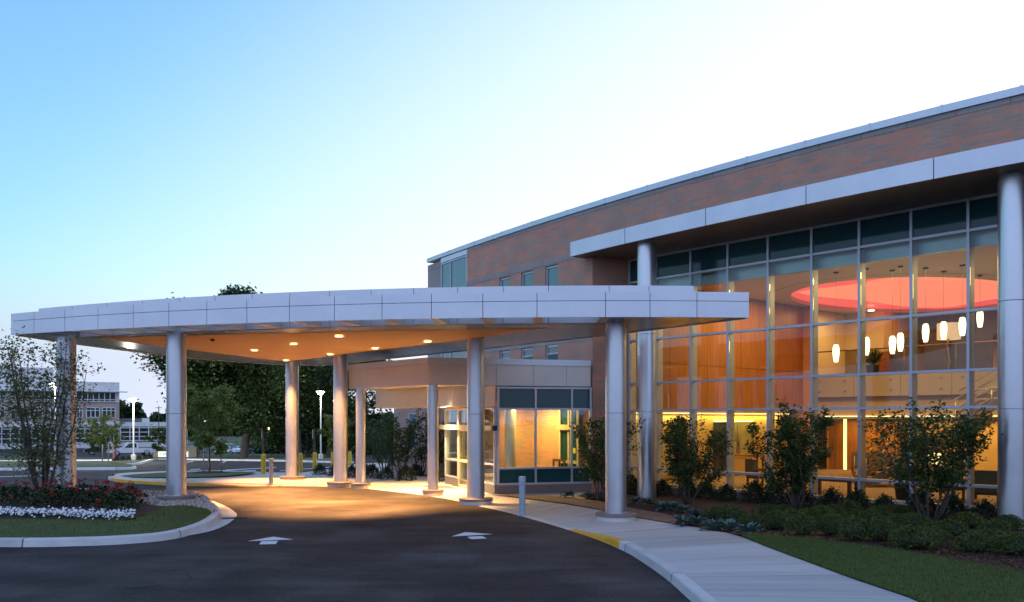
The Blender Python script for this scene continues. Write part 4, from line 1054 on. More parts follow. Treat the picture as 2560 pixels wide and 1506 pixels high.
def storefront(name, p, q, verts, zs_, mats, par=ev, fw=.06, fm='frame', dep=.06):
    L = (q-p).length; t = (q-p)/L; b = MB()
    for v in verts: r = p+t*(v*L); b.bar(r-t*fw/2, r+t*fw/2, -dep, dep, zs_[0], zs_[-1])
    for z in zs_: b.bar(p, q, -dep+.004, dep-.004, z-fw/2, z+fw/2)
    o = b.build(name, M[fm], par); b = MB()
    for a, c in zip(verts, verts[1:]):
        for j, (z0, z1) in enumerate(zip(zs_, zs_[1:])):
            if mats[j] is not None: b.bar(p+t*(a*L+fw/2), p+t*(c*L-fw/2), -.008, .008, z0+fw/2, z1-fw/2, mats[j])
    b.build('pane', [M['glassv'], M['spandrel']], o)
    return o
storefront('side_glazing', Pc, Rr, (.02, .405, .785, .985), (.33, .83, 2.74, 3.42), (1, 0, 1))
b = MB(); b.bar(Pc, Rr, -.05, .1, -.1, .29); b.bar(LL, Pc, -.05, .1, -.1, .29); b.build('granite_base', M['granite'], ev)
dv = (LL-Pc); dt = dv.normalized(); DLn = dv.length
w1, w2 = .14, .70                                      # door zone along LL -> Pc
pA = Pc+dv*.0; 
storefront('door_sidelight', LL, LL-dv*.30, (.02, .96), (.33, .95, 2.1, 2.76), (0, 0, 0))
storefront('door_sidelight', LL-dv*.72, Pc, (.04, .97), (.33, .95, 2.1, 2.76), (0, 0, 0))
storefront('transom', LL-dv*.30, LL-dv*.72, (.0, .5, 1.), (2.1, 2.76), (0,))
for a, c in ((.305, .51), (.515, .715)):
    o = storefront('sliding_door', LL-dv*a, LL-dv*c, (.04, .96), (.08, .95, 2.04), (0, 0), fm='framew', fw=.1)
    b = MB(); b.bar(LL-dv*(a+.01), LL-dv*(c-.01), -.05, .05, .0, .27); b.build('kick_plate', M['framew'], o)
b = MB(); n2 = Vector((dt.y, -dt.x, 0)); n2 = n2 if n2.y < 0 else -n2
b.bar(LL+n2*.1+dt*.3, Pc+n2*.1, -.07, .07, 2.04, 2.2); hd = b.build('door_operator', M['framew'], ev)
b = MB(); b.bar(Pc+n2*.1+dt*.0, Pc+n2*.1-dt*.16, -.072, .072, 2.04, 2.2); b.build('sensor', M['black'], hd)
for k, (x, y) in enumerate(((-2.12, 28.35), (-2.45, 30.6))):
    b = MB(); b.cyl((x, y), .09, 2.825, 2.836, 18); b.build('downlight', M['downlight'], ev)
# inside the vestibule
b = MB(); inp = [Pc+Vector((.0, .12, 0)), Rr+Vector((-.1, .15, 0)), wp(1.4, .03), wp(0, .03), Vector((-1.4, 34.2, 0)), LL+Vector((.15, .1, 0))]
b.prism(inp, 2.9, 2.96); b.build('inner_ceiling', M['cream'], ev)
b = MB(); b.prism(inp, -.02, .02); b.build('inner_floor', M['carpet'], ev)
storefront('rear_glazing', Vector((-1.4, 34.2, 0)), LL+Vector((.05, .1, 0)), (.02, .5, .98), (.1, .95, 2.1, 2.85), (0, 0, 0), fm='framew')
b = MB(); b.lathe((-.05, 29.8, 0), [(.2, 0), (.2, 2.9)], 28); b.build('inner_column', M['column'], ev)
xa, xb = wx(1404), wx(1452)
p, q = wp(xa, .06), wp(xb, .06)
o = storefront('inner_door', p, q, (.03, .5, .97), (.06, .95, 2.05, 2.8), (1, 1, 1), fm='framew', fw=.1)
b = MB(); b.bar(p, q, -.16, -.06, 2.05, 2.22); b.build('door_operator', M['framew'], o)
m_ = p.lerp(q, .8); b = MB(); b.box((m_.x-.05, m_.y-.07, 1.35), (.14, .012, .18), math.atan2((q-p).y, (q-p).x)); b.build('door_sticker', emit('yellow_sticker', (.8, .75, .05), .12, (.7, .65, .05)), o)
# chair
cp_ = Vector((1.42, 29.35, .02)); T = thing('wooden_chair', 'dark wooden armchair with light seat against the brick inside the vestibule', 'chair', cp_)
R = Matrix.Rotation(-.9, 3, 'Z')
def bxx(b, c, dd): q = R @ Vector(c); b.box((cp_.x+q.x, cp_.y+q.y, cp_.z+q.z), dd, -.9)
b = MB(); bxx(b, (0, 0, .44), (.56, .5, .09)); b.build('seat', M['panelcream'], T)
b = MB(); bxx(b, (0, .25, .98), (.62, .05, .08)); bxx(b, (0, .25, .72), (.5, .04, .05)); bxx(b, (0, .25, .85), (.06, .04, .24)); b.build('backrest', M['wooddk'], T)
for sx in (-1, 1):
    for sy in (-1, 1): b = MB(); bxx(b, (sx*.28, sy*.24, .34 if sy < 0 else .49), (.05, .05, .66 if sy < 0 else .98)); b.build('leg', M['wooddk'], T)
    b = MB(); bxx(b, (sx*.28, 0, .68), (.06, .52, .05)); b.build('arm', M['wooddk'], T)
# ================================================================== VEGETATION
rnd = random.Random(11)
def rv(s): return Vector((rnd.gauss(0, s), rnd.gauss(0, s), rnd.gauss(0, s)))
def multistem(name, base, label, h, w, nst, leaves, m, lsize=.075, seed=1, group=None, low=.32, sparse=1.0, lean=0.):
    """several stems from one foot, ascending side twigs, leaves strung along the twigs"""
    global rnd; rnd = random.Random(seed)
    T = thing(name, label, 'shrub', base, group); b = MB(); pts = []
    for k in range(nst):
        an = 2*PI*k/nst+rnd.uniform(-.4, .4); rad = w*.5*rnd.uniform(.25, 1.)
        top = Vector((math.cos(an)*rad+lean, math.sin(an)*rad, h*rnd.uniform(.74, 1.0)*(1-.22*(rad/(w*.5))**2)))
        p = []; st = Vector((math.cos(an)*.06, math.sin(an)*.06, -.05))
        for i in range(8):
            t = i/7; q = st.lerp(top, t); q.x = st.x+(top.x-st.x)*(t**.8); q.y = st.y+(top.y-st.y)*(t**.8)
            p.append(base+q+(rv(.02*h/2) if 0 < i else Vector()))
        r0 = .016*h/2.5+.008
        b.tube(p, [r0*(1-.8*i/7) for i in range(8)], 6)
        ntw = int(10+h*2.6)
        for j in range(ntw):
            t = low+(1-low)*(j+rnd.random())/ntw; i = min(6, int(t*7)); q = p[i].lerp(p[i+1], t*7-i)
            a2 = rnd.uniform(0, 6.28); ln = w*.26*rnd.uniform(.35, 1.)*(1.1-.5*t)
            e = q+Vector((math.cos(a2)*ln, math.sin(a2)*ln, ln*rnd.uniform(.3, 1.1)))
            b.tube([q, q.lerp(e, .5)+rv(.02), e], [.006, .004, .002], 4)
            for s in (.35, .55, .75, .9, 1.): pts.append(q.lerp(e, s))
        for s in (.8, .87, .93, 1.): i = min(6, int(s*7)); pts.append(p[i].lerp(p[i+1], s*7-i))
    b.build('stems', M['bark'], T)
    b = MB(); rnd.shuffle(pts); n = max(1, int(leaves/len(pts)))
    leafcloud(b, pts, n, lsize, .055*sparse, .3, 0, .55, rnd); b.build('foliage', M[m], T)
    return T
gs = 'multi-stemmed shrubs along the lobby glass'
multistem('shrub_tree', G(1505, 1250, .05)*1.0+Vector((0, 0, 0)), 'leafy multi-stemmed shrub half hidden behind the nearest canopy column', 2.65, 2.3, 8, 5200, 'shrub', .09, 5, gs, .22, 1.3)
multistem('shrub_tree', G(1718, 1258, .05), 'leafy multi-stemmed shrub just right of the inner lobby column', 2.65, 2.3, 8, 7400, 'shrub', .09, 6, gs, .22, 1.3)
multistem('shrub_tree', G(1990, 1276, .05), 'densest multi-stemmed shrub, in front of the middle of the lobby glass', 2.75, 2.4, 9, 9000, 'shrub', .09, 7, gs, .22, 1.2)
multistem('shrub_tree', G(2325, 1309, .05), 'widest multi-stemmed shrub, nearest the big right-hand column, with bare lower stems', 2.75, 3.1, 11, 8600, 'shrub', .09, 9, gs, .3, 1.4)
multistem('shrub_tree', GI(104, 1249), 'tall airy shrub with loose twigs among the red flowers of the island', 4.25, 3.7, 11, 6200, 'shrubred', .09, 21, None, .14, 1.7)
# boxwood mounds
BOX = []
for v in range(4):
    rnd = random.Random(40+v); b = MB()
    b.ball((0, 0, .16), .2, 10, 6, (1, 1, .8), 0, .1)
    core = b
    b2 = MB()
    for _ in range(2300):
        u = rnd.random()**.5; th = rnd.uniform(0, 2*PI); ph = rnd.uniform(-.25, 1)*PI/2
        rr = .27*(1+.13*math.sin(3*th+v)+.1*math.sin(5*th+2*ph+v*2)+rnd.gauss(0, .05))
        p = Vector((rr*math.cos(ph)*math.cos(th), rr*math.cos(ph)*math.sin(th), .15+rr*.82*math.sin(ph)))
        nrm = (p-Vector((0, 0, .12))).normalized(); ax = (Vector((rnd.gauss(0, 1), rnd.gauss(0, 1), rnd.gauss(0, 1)))+nrm*.8).normalized(); bx = ax.cross(Vector((rnd.gauss(0, 1), rnd.gauss(0, 1), rnd.gauss(0, 1)))).normalized(); s = rnd.uniform(.018, .036)
        b2.add([p-ax*s*.5, p+bx*s*.3, p+ax*s*.8, p-bx*s*.3], [[0, 1, 2, 3]])
    BOX.append((core, b2))
rows_ = [('front row of mounds along the lawn', [(2007, 1322, 1.), (2076, 1322, 1.), (2136, 1334, 1.05), (2199, 1335, 1.05), (2281, 1353, 1.15), (2330, 1345, 1.), (2435, 1362, 1.05), (2478, 1350, 1.0), (2546, 1370, 1.1)]),
         ('second row of mounds behind the front row', [(1885, 1303, 1.), (1940, 1308, 1.05), (1980, 1296, .95), (2021, 1295, .95), (2062, 1297, .95), (2110, 1300, 1.), (2139, 1297, .9), (2179, 1300, 1.), (2238, 1318, .95), (2284, 1307, 1.05), (2370, 1325, 1.1), (2497, 1329, 1.05)]),
         ('third row of mounds nearer the glass', [(1788, 1284, 1.1), (1829, 1289, 1.1), (1918, 1279, .95), (1957, 1277, .95), (2054, 1284, .95), (2086, 1279, .9), (2121, 1273, .95), (2198, 1290, .95), (2223, 1281, 1.05), (2252, 1286, .9), (2421, 1302, 1.1), (2521, 1308, 1.0)])]
protos = []
side = ['hostas', 'hostas', 'hostas']
for rname, lst in rows_:
    for k, (px, py, s) in enumerate(sorted(lst)):
        sc = 1.04*s; gp_ = GL(px, py+17*s); vi = len(protos) if len(protos) < 4 else (k*3+len(rname)) % 4
        lb = f'{ORD[k]} boxwood from the left in the {rname}'
        if len(protos) < 4:
            T = thing('boxwood', lb, 'boxwood', (0, 0, 0), 'boxwood mounds in the planting bed'); c, l = BOX[vi]
            c.build('inner_twigs', M['boxin'], T); l.build('foliage', M['box'], T); T.location = (gp_.x, gp_.y, zw(gp_.x, gp_.y)); T.scale = (sc,)*3; protos.append(T)
        else:
            T = dup(protos[vi], (gp_.x, gp_.y, zw(gp_.x, gp_.y)), lb, rnd.uniform(0, 6), sc)
            T.scale = (sc*rnd.uniform(.95, 1.25), sc*rnd.uniform(.95, 1.25), sc*rnd.uniform(.7, .95))
# hostas
HO = []
hp = [(1420, 1238, .9, 'beside the vestibule base'), (1473, 1241, .9, 'left of the nearest canopy column, half hidden by its shaft'), (1499, 1243, .9, 'directly behind the nearest canopy column'), (1586, 1255, .9, 'right of the nearest canopy column at the paver edge'), (1621, 1260, 1., 'in front of the inner lobby column'), (1655, 1271, 1., 'second along the pavers right of the inner lobby column'), (1682, 1269, .9, 'behind the paver path, under the shrub tree'), (1710, 1277, .9, 'below the shrub tree stems at the end of the pavers'), (1738, 1288, .9, 'behind the paver tip, touching the first boxwood'), (1704, 1308, .95, 'right at the tip of the brown pavers'), (1742, 1309, 1., 'between the paver tip and the first boxwood'), (1785, 1321, 1.05, 'third from the lawn at the walk edge'), (1823, 1323, 1.05, 'second from the lawn at the walk edge'), (1873, 1334, 1.1, 'nearest the lawn and the walk, standing alone')]
for v in range(3):
    rnd = random.Random(70+v); b = MB()
    for k in range(34):
        an = rnd.uniform(0, 6.28); ring = rnd.random(); l = .16+.2*ring; up = 1.1-1.0*ring+rnd.uniform(-.15, .15); w = l*.3
        pts = []
        for i in range(4):
            t = i/3; pts.append(Vector((math.cos(an)*l*t*math.cos(up*(1-t*.9)), math.sin(an)*l*t*math.cos(up*(1-t*.9)), .05+l*(math.sin(up)*t-.35*t*t*ring)+.05*t)))
        sd = Vector((-math.sin(an), math.cos(an), 0)); ws = [.02, w, w*.9, .005]
        for i in range(3):
            a1, a2 = pts[i], pts[i+1]; dz = Vector((0, 0, .25))
            b.add([a1, a2, a2+sd*ws[i+1]*.55+dz*ws[i+1], a1+sd*ws[i]*.55+dz*ws[i]], [[0, 1, 2, 3]], 0, True); b.add([a1, a1-sd*ws[i]*.55+dz*ws[i], a2-sd*ws[i+1]*.55+dz*ws[i+1], a2], [[0, 1, 2, 3]], 0, True)
    HO.append(b)
hpro = []
for k, (px, py, s, lb) in enumerate(hp):
    gp_ = GL(px, py+6); lab = 'blue green hosta '+lb
    if k < 3:
        o = HO[k].build('hosta', M['hosta'], origin=(0, 0, 0)); tag(o, lab, 'hosta', 'hostas along the pavers'); o.location = (gp_.x, gp_.y, zw(gp_.x, gp_.y)); o.scale = (s,)*3; hpro.append(o)
    else: dup(hpro[k % 3], (gp_.x, gp_.y, zw(gp_.x, gp_.y)), lab, rnd.uniform(0, 6), s)
# dark low shrubs along the foot of the glass
def darkshrub(seed):
    r_ = random.Random(seed); b = MB()
    for _ in range(1100):
        th = r_.uniform(0, 2*PI); ph = r_.uniform(-.1, 1)*PI/2; rr = .34*(1+r_.gauss(0, .13)+.12*math.sin(4*th+seed))*r_.uniform(.55, 1)**.4
        p = Vector((rr*math.cos(ph)*math.cos(th), rr*math.cos(ph)*math.sin(th), .08+rr*1.25*math.sin(ph))); ax = Vector((r_.gauss(0, .6), r_.gauss(0, .6), r_.uniform(.2, 1))).normalized(); bx = ax.cross(Vector((r_.gauss(0, 1), r_.gauss(0, 1), 0.1))).normalized(); s = r_.uniform(.04, .09)
        b.add([p-ax*s*.5, p+bx*s*.2, p+ax*s, p-bx*s*.2], [[0, 1, 2, 3]])
    return b
ds = [darkshrub(81), darkshrub(82)]; dpro = []
for k in range(15):
    s = .55+k*.78; off = -.62-.25*((k*7) % 3)/2; p = LP(s, off); z = zw(p.x, p.y)
    lb = f'dark bush along the lobby glass, {ORD[k]} from the inner column'
    if k < 2: o = ds[k].build('bush', M['dkshrub'], origin=(0, 0, 0)); tag(o, lb, 'bush', 'dark bushes along the lobby glass'); o.location = (p.x, p.y, z); dpro.append(o)
    else: dup(dpro[k % 2], (p.x, p.y, z), lb, k*1.7, rnd.uniform(.85, 1.2))
for k, (px, py) in enumerate([(1455, 1228), (1480, 1224), (1512, 1228), (1560, 1236), (1600, 1241)]):
    p = GT(px, py); dup(dpro[k % 2], (p.x, p.y, .02), f'dark bush, {ORD[k]} from the left between the vestibule and the inner lobby column', k*2.1, .9, 'dark bushes beside the vestibule')
lb2 = ['low dark bush at the far tip of the shaded bed left of the vestibule column', 'dark bush second from the tip of the shaded bed', 'dark bush behind the slim vestibule column', 'dark bush right of the slim vestibule column', 'dark bush in the middle of the shaded bed', 'dark bush left of the vestibule corner column, in front', 'dark bush left of the vestibule corner column, behind', 'dark bush between the corner column and the door', 'tall dark bush against the wing wall left of the door', 'dark bush in front of the wing wall, in the middle', 'low dark bush at the near edge of the shaded bed']
for k, (px, py) in enumerate([(800, 1190), (838, 1193), (880, 1197), (930, 1199), (968, 1201), (1015, 1204), (1040, 1192), (1105, 1206), (1075, 1185), (985, 1182), (905, 1190)]):
    p = GT(px, py); dup(dpro[k % 2], (p.x, p.y, gz(p.y)+.02), lb2[k], k*1.3, (.95 if py > 1184 else 1.25)*rnd.uniform(.9, 1.15), 'dark bushes in the shaded bed')
# red flower bushes and white bedding
rb = []
for v in range(3):
    r_ = random.Random(90+v); lf, fl = MB(), []
    for _ in range(520):
        th = r_.uniform(0, 6.28); ph = r_.uniform(0, 1)*PI/2; rr = .33*r_.uniform(.3, 1.05)**.6
        p = Vector((rr*math.cos(ph)*math.cos(th)*1.15, rr*math.cos(ph)*math.sin(th)*1.15, .04+rr*1.25*math.sin(ph))); ax = Vector((r_.gauss(0, 1), r_.gauss(0, 1), r_.gauss(0, .6))).normalized(); bx = ax.cross(Vector((r_.gauss(0, 1), r_.gauss(0, 1), r_.gauss(0, 1)))).normalized(); s = r_.uniform(.05, .09)
        lf.add([p-ax*s*.5, p+bx*s*.3, p+ax*s*.5, p-bx*s*.3], [[0, 1, 2, 3]])
    for _ in range(5+v*3):
        th = r_.uniform(0, 6.28); ph = r_.uniform(.15, 1)*PI/2; rr = .37; p = Vector((rr*math.cos(ph)*math.cos(th)*1.15, rr*math.cos(ph)*math.sin(th)*1.15, .06+rr*1.3*math.sin(ph)))
        fl.append(MB())
        for q in range(11): 
            ax = Vector((r_.gauss(0, 1), r_.gauss(0, 1), r_.gauss(0, 1))).normalized(); bx = ax.cross(Vector((r_.gauss(0, 1), r_.gauss(0, 1), 1))).normalized(); c = p+ax*.014; s = .045
            fl[-1].add([c, c+ax*s*.5+bx*s*.4, c+ax*s, c+ax*s*.5-bx*s*.4], [[0, 1, 2, 3]])
    rb.append((lf, fl))
rl = ['left of the airy shrub at the picture edge', 'second from the picture edge, left of the shrub stems', 'just left of the shrub stems', 'in front of the shrub stems', 'just right of the shrub stems', 'right of the far left column', 'in the middle of the row, above the white flowers', 'fourth from the right end, with a few blooms', 'third from the right end of the row', 'second from the right end, with the tallest blooms', 'at the right end of the row beside the gravel', 'at the front edge of the row touching the white flowers']
rpos = [(8, 1262), (38, 1258), (66, 1264), (112, 1268), (146, 1261), (178, 1266), (208, 1262), (238, 1268), (262, 1262), (285, 1270), (330, 1264), (300, 1280)]
rpro = []
for k, (px, py) in enumerate(rpos):
    p = GI(px, py); lab = 'red flowering bush '+rl[k]
    if k < 3:
        T = thing('flower_bush', lab, 'flower bush', (0, 0, 0), 'red flower bushes on the island'); rb[k][0].build('foliage', M['roseleaf'], T); [q.build('bloom', M['redpetal'], T) for q in rb[k][1]]; T.location = (p.x, p.y, zi(p.x, p.y)); rpro.append(T)
    else: dup(rpro[k % 3], (p.x, p.y, zi(p.x, p.y)), lab, k*1.1, rnd.uniform(.85, 1.15))
b, g_ = MB(), MB(); r_ = random.Random(5)
for _ in range(950):
    px = r_.uniform(-160, 338); py = 1287.5+.026*max(0, px)+r_.gauss(0, 4.2); p = GI(px, py); p.z += r_.uniform(.05, .13)
    s = r_.uniform(.017, .03); n = Vector((r_.gauss(0, .5), r_.gauss(-.6, .5), 1)).normalized(); ux = n.cross(Vector((1, 0.2, 0))).normalized(); uy = n.cross(ux)
    for q in range(5):
        a1 = q*2*PI/5; c1 = ux*math.cos(a1)+uy*math.sin(a1); c2 = ux*math.cos(a1+.63)+uy*math.sin(a1+.63); c0 = ux*math.cos(a1-.63)+uy*math.sin(a1-.63)
        b.add([p, p+c0*s*.7+n*.008, p+c1*s*1.15+n*.012, p+c2*s*.7+n*.008], [[0, 1, 2, 3]])
for _ in range(2600):
    px = r_.uniform(-160, 340); py = 1288+.026*max(0, px)+r_.gauss(0, 3.6); p = GI(px, py); p.z += r_.uniform(.0, .09); leafcloud(g_, [p], 1, .05, .01, .3, 0, .5, r_)
struct(b.build('white_flower_border', M['whitepetal']), 'stuff', 'border of small white flowers between the island lawn and the red bushes')
struct(g_.build('flower_border_leaves', M['roseleaf']), 'stuff')
# grass blades on the near lawns
def blades(name, A, B, n, zf, hh=(.025, .055), seed=1, edge=0):
    r_ = random.Random(seed); b = MB(); m = len(A)
    for _ in range(n):
        i = r_.randrange(m-1); u = r_.random(); t = r_.random()
        if edge and r_.random() < edge: t = abs(r_.gauss(0, .015))
        p = A[i].lerp(A[i+1], u).lerp(B[i].lerp(B[i+1], u), t); z = zf(p.x, p.y); h = r_.uniform(*hh); a = r_.uniform(0, 6.28); w = r_.uniform(.003, .006); dx = Vector((math.cos(a), math.sin(a), 0)); c = Vector((p.x, p.y, z)); tip = c+Vector((r_.gauss(0, .4)*h, r_.gauss(0, .4)*h, h))
        b.add([c-dx*w, c+dx*w, tip], [[0, 1, 2]])
    struct(b.build(name, M['blade']), 'stuff')
blades('grass', LA_, LB_, 42000, lambda x, y: zw(x, y)+.01, seed=2, edge=.06)
blades('grass', L0, L1, 30000, zi, (.02, .045), 3, .03)

b = MB(); r_ = random.Random(8)
for _ in range(9000):
    i = r_.randrange(len(mulch_edge)-1); p = mulch_edge[i].lerp(mulch_edge[i+1], r_.random())+Vector((r_.random()*.5, r_.random()**1.4*3.2, 0)); a = r_.uniform(0, PI); l = r_.uniform(.012, .035); w = r_.uniform(.004, .009); z = zw(p.x, p.y)+r_.uniform(.008, .03)
    u = Vector((math.cos(a)*l, math.sin(a)*l, r_.uniform(-.4, .4)*l)); v = Vector((-math.sin(a)*w, math.cos(a)*w, .002)); c = Vector((p.x, p.y, z)); b.add([c-u-v, c+u-v, c+u+v, c-u+v], [[0, 1, 2, 3]])
struct(b.build('mulch_chips', leafmat('mulch_chip', (.02, .010, .006), (.12, .055, .035), trans=0.)), 'stuff')
# ------------------------------------------------------------------ trees
def tree(name, base, label, h, cw, trunk_r, m, leaf=.3, nleaf=12000, seed=1, group=None, ch=.3, nb=9, conic=False, spread=.6, cat='tree'):
    global rnd; rnd = random.Random(seed)
    T = thing(name, label, cat, base, group); b = MB(); pts = []
    top = base+Vector((rv(.02*h).x, rv(.02*h).y, h*.82))
    tr = [base+Vector((0, 0, -.3)), base+Vector((0, 0, h*.02)), base.lerp(top, .25)+rv(.01*h), base.lerp(top, .5)+rv(.015*h), base.lerp(top, .75)+rv(.02*h), top]
    b.tube(tr, [trunk_r*1.35, trunk_r, trunk_r*.82, trunk_r*.55, trunk_r*.3, trunk_r*.1], 10)
    for k in range(nb):
        t = ch*.75+(.95-ch*.75)*k/nb; i = min(4, 1+int(t*4)); q = base.lerp(top, t) if i < 2 else tr[i].lerp(tr[min(5, i+1)], (t*4) % 1)
        q = base.lerp(top, t); an = k*2.4+rnd.uniform(-.5, .5)
        prof = (1-t*.9) if conic else math.sin(PI*min(1, max(.12, (t-ch*.5)/(1.12-ch*.5))))**.6
        ln = cw*.5*prof*rnd.uniform(.75, 1.08); rise = ln*rnd.uniform(.25, .75)
        e = q+Vector((math.cos(an)*ln, math.sin(an)*ln, rise)); mid = q.lerp(e, .5)+Vector((0, 0, ln*.12))+rv(.02*h)
        r0 = trunk_r*.5*(1-t*.6)
        b.tube([q, mid, e], [r0, r0*.6, r0*.15], 6)
        for j in range(6):
            u = .35+.65*j/5; s = (q.lerp(mid, u*2) if u < .5 else mid.lerp(e, u*2-1)); a2 = an+rnd.uniform(-1.5, 1.5); l2 = ln*.42*rnd.uniform(.5, 1.)
            e2 = s+Vector((math.cos(a2)*l2, math.sin(a2)*l2, l2*rnd.uniform(-.15, .9))); b.tube([s, s.lerp(e2, .5)+rv(.01*h), e2], [r0*.3, r0*.2, r0*.06], 4)
            for w in (.45, .75, 1.): pts.append(s.lerp(e2, w))
    for w in (.7, .8, .9, 1.): pts.append(base.lerp(top, w))
    if h > 12:
        for _ in range(26): pts.append(top+Vector((rnd.gauss(0, .09)*cw, rnd.gauss(0, .09)*cw, -abs(rnd.gauss(0, .05))*h)))
    b.build('trunk', M['bark'], T)
    b = MB(); cl = []
    for p in pts:
        for _ in range(2): cl.append(p+rv(cw*.035))
    n = max(1, nleaf//len(cl)); leafcloud(b, cl, n, leaf, cw*.05*spread, .4, 0, .7, rnd)
    b.build('crown', M[m], T); return T
def gp3(px, Y): p = at(px, HY, Y); return Vector((p.x, p.y, gz(Y)))
tree('oak_tree', gp3(610, 86), 'huge dark oak with thick trunk standing behind the canopy', 13.6, 16.5, .46, 'oak', .33, 80000, 3, None, .3, 22, False, .85)
def fit_height(T, ztop):
    zm = sorted(v.co.z for c in T.children for v in c.data.vertices)[-700]; k = (ztop-T.location.z)/zm; T.scale = (1, 1, k)
OT = [o for o in C.objects if o.name == 'oak_tree'][0]; fit_height(OT, at(0, 790, 86).z)
b = MB(); rnd = random.Random(77); oz = OT.location.z
cc = [at(px+rnd.gauss(0, 5), py+rnd.gauss(0, 3), 86+rnd.gauss(0, .8)) for px, py in [(560+i*6.2, 742-11*math.sin(PI*(i+.5)/13)**.6+8*j) for i in range(13) for j in range(4)] for _ in range(3)]
leafcloud(b, [Vector((p.x, p.y, oz+(p.z-oz)/OT.scale.z)) for p in cc], 14, .33, .35, .4, 0, .7, rnd)
b.tube([Vector((p.x, p.y, oz+(p.z-oz)/OT.scale.z)) for p in (at(606, 800, 86), at(597, 738, 86))], .06, 5, 1)
b.build('crown', [M['oak'], M['bark']], OT)
gt_ = 'dark trees beyond the drive'
tree('shade_tree', gp3(770, 98), 'dark shade tree right of the oak, behind the tall lamp pole', 13.5, 12, .3, 'oak', .36, 16000, 5, gt_, .12, 14)
tree('shade_tree', gp3(865, 105), 'dark shade tree seen between the canopy and vestibule columns', 14.5, 12, .3, 'oak', .36, 15000, 6, gt_, .1, 14)
tree('shade_tree', gp3(935, 108), 'dark shade tree left of the brick wing', 6.2, 5, .2, 'oak', .36, 5000, 8, gt_, .1, 13)
tree('shade_tree', gp3(716, 112), 'lower dark tree filling the gap left of the lamp pole', 9.5, 11, .25, 'oak', .36, 12000, 9, gt_, .08, 13)
tree('shade_tree', gp3(820, 92), 'low dark tree right behind the tall lamp pole', 8.5, 8, .2, 'oak', .33, 11000, 15, gt_, .06, 13)
tree('shade_tree', gp3(900, 76), 'low spreading tree behind the slim vestibule column', 4.2, 3.6, .1, 'oak', .24, 4500, 25, gt_, .08, 11)
tree('shade_tree', gp3(975, 70), 'rounded tree in front of the brick wing gap', 3.6, 3.4, .1, 'oak', .22, 4000, 26, gt_, .08, 11)
ty = GT(524, 1189); ty.z = gz(ty.y)+.14
YT = tree('young_tree', ty, 'young staked tree with light green narrow crown on the small lawn', 4.6, 2.5, .045, 'maple', .13, 7500, 12, None, .34, 14, False, .8)
for k, (dx, dy, lb) in enumerate(((-.34, .2, 'left wooden stake of the young tree'), (.07, -.3, 'middle wooden stake right in front of the young trunk'), (.47, .15, 'right wooden stake of the young tree'))):
    b = MB(); p = ty+Vector((dx*1.05, dy, -.1)); b.tube([p, p+Vector((rnd.uniform(-.03, .03), 0, 1.25))], .03, 7); s = b.build('stake', M['stake'], origin=p); tag(s, lb, 'stake', 'stakes of the young tree')
    b = MB(); b.tube([p+Vector((0, 0, 1.15)), ty+Vector((0, 0, 1.07))], .008, 5); b.build('tie', M['black'], s)
gy2 = 'young trees around the car park'
for k, (px, Y, h, w, lb) in enumerate(((262, 84, 4.4, 3.6, 'young tree in front of the office building, left of the first lamp pole'), (394, 100, 4.0, 2.2, 'young tree right of the lamp pole with starry light'), (235, 112, 3.6, 2.6, 'small young tree behind the dark pickup'), (655, 118, 4.6, 3.4, 'young tree right of the oak trunk'), (835, 70, 4.3, 2.4, 'light green young tree left of the canopy column near the vestibule'), (500, 110, 4.2, 3.0, 'small tree behind the staked young tree'))):
    tree('young_tree', gp3(px, Y), lb, h, w, .05, 'maple', .2, 3200, 30+k, gy2, .3, 11)
gw = 'shrubs by the brick wing'
for k, (px, Y, h, w, lb) in enumerate(((1005, 36.5, 2.6, 2.0, 'multi-stemmed shrub left of the vestibule corner column'), (960, 41, 2.9, 2.2, 'shrub farther left in the shaded bed'), (1052, 38, 3.0, 1.8, 'shrub between the corner column and the brick wing'), (1100, 37, 2.9, 1.6, 'shrub close to the left of the entrance door'))):
    multistem('shrub_tree', gp3(px, Y), lb, h, w, 7, 2300, 'shrub', .11, 50+k, gw, .25)
# far woods
b = MB(); r_ = random.Random(4)
for (x0, x1, Y, h, n) in ((-20, 330, 420, 9, 7000), (290, 480, 330, 12, 22000), (430, 1120, 360, 9.5, 15000), (640, 1120, 150, 7.5, 9000), (1120, 1700, 330, 9, 1200)):
    for _ in range(n):
        px = r_.uniform(x0, x1); hh = h*(.75+.25*math.sin(px*.045)+.2*math.sin(px*.13+1)); p = at(px, HY, Y+r_.uniform(0, 14)); z = gz(Y)+hh*r_.random()**.7
        leafcloud(b, [Vector((p.x, p.y, z))], 1, Y*.007, .6, .4, 0, .8, r_)
struct(b.build('distant_woods', M['oak']), 'stuff')
# small ground shrubs around the lamp pole island
for k, (px, py) in enumerate(((292, 1158), (308, 1158), (322, 1157), (348, 1156), (364, 1153), (376, 1150))):
    p = GT(px, py); dup(dpro[k % 2], (p.x, p.y, gz(p.y)+.15), f'low green shrub, {ORD[k]} from the hydrant, on the lamp pole island', k, .6, 'shrubs on the lamp pole island')

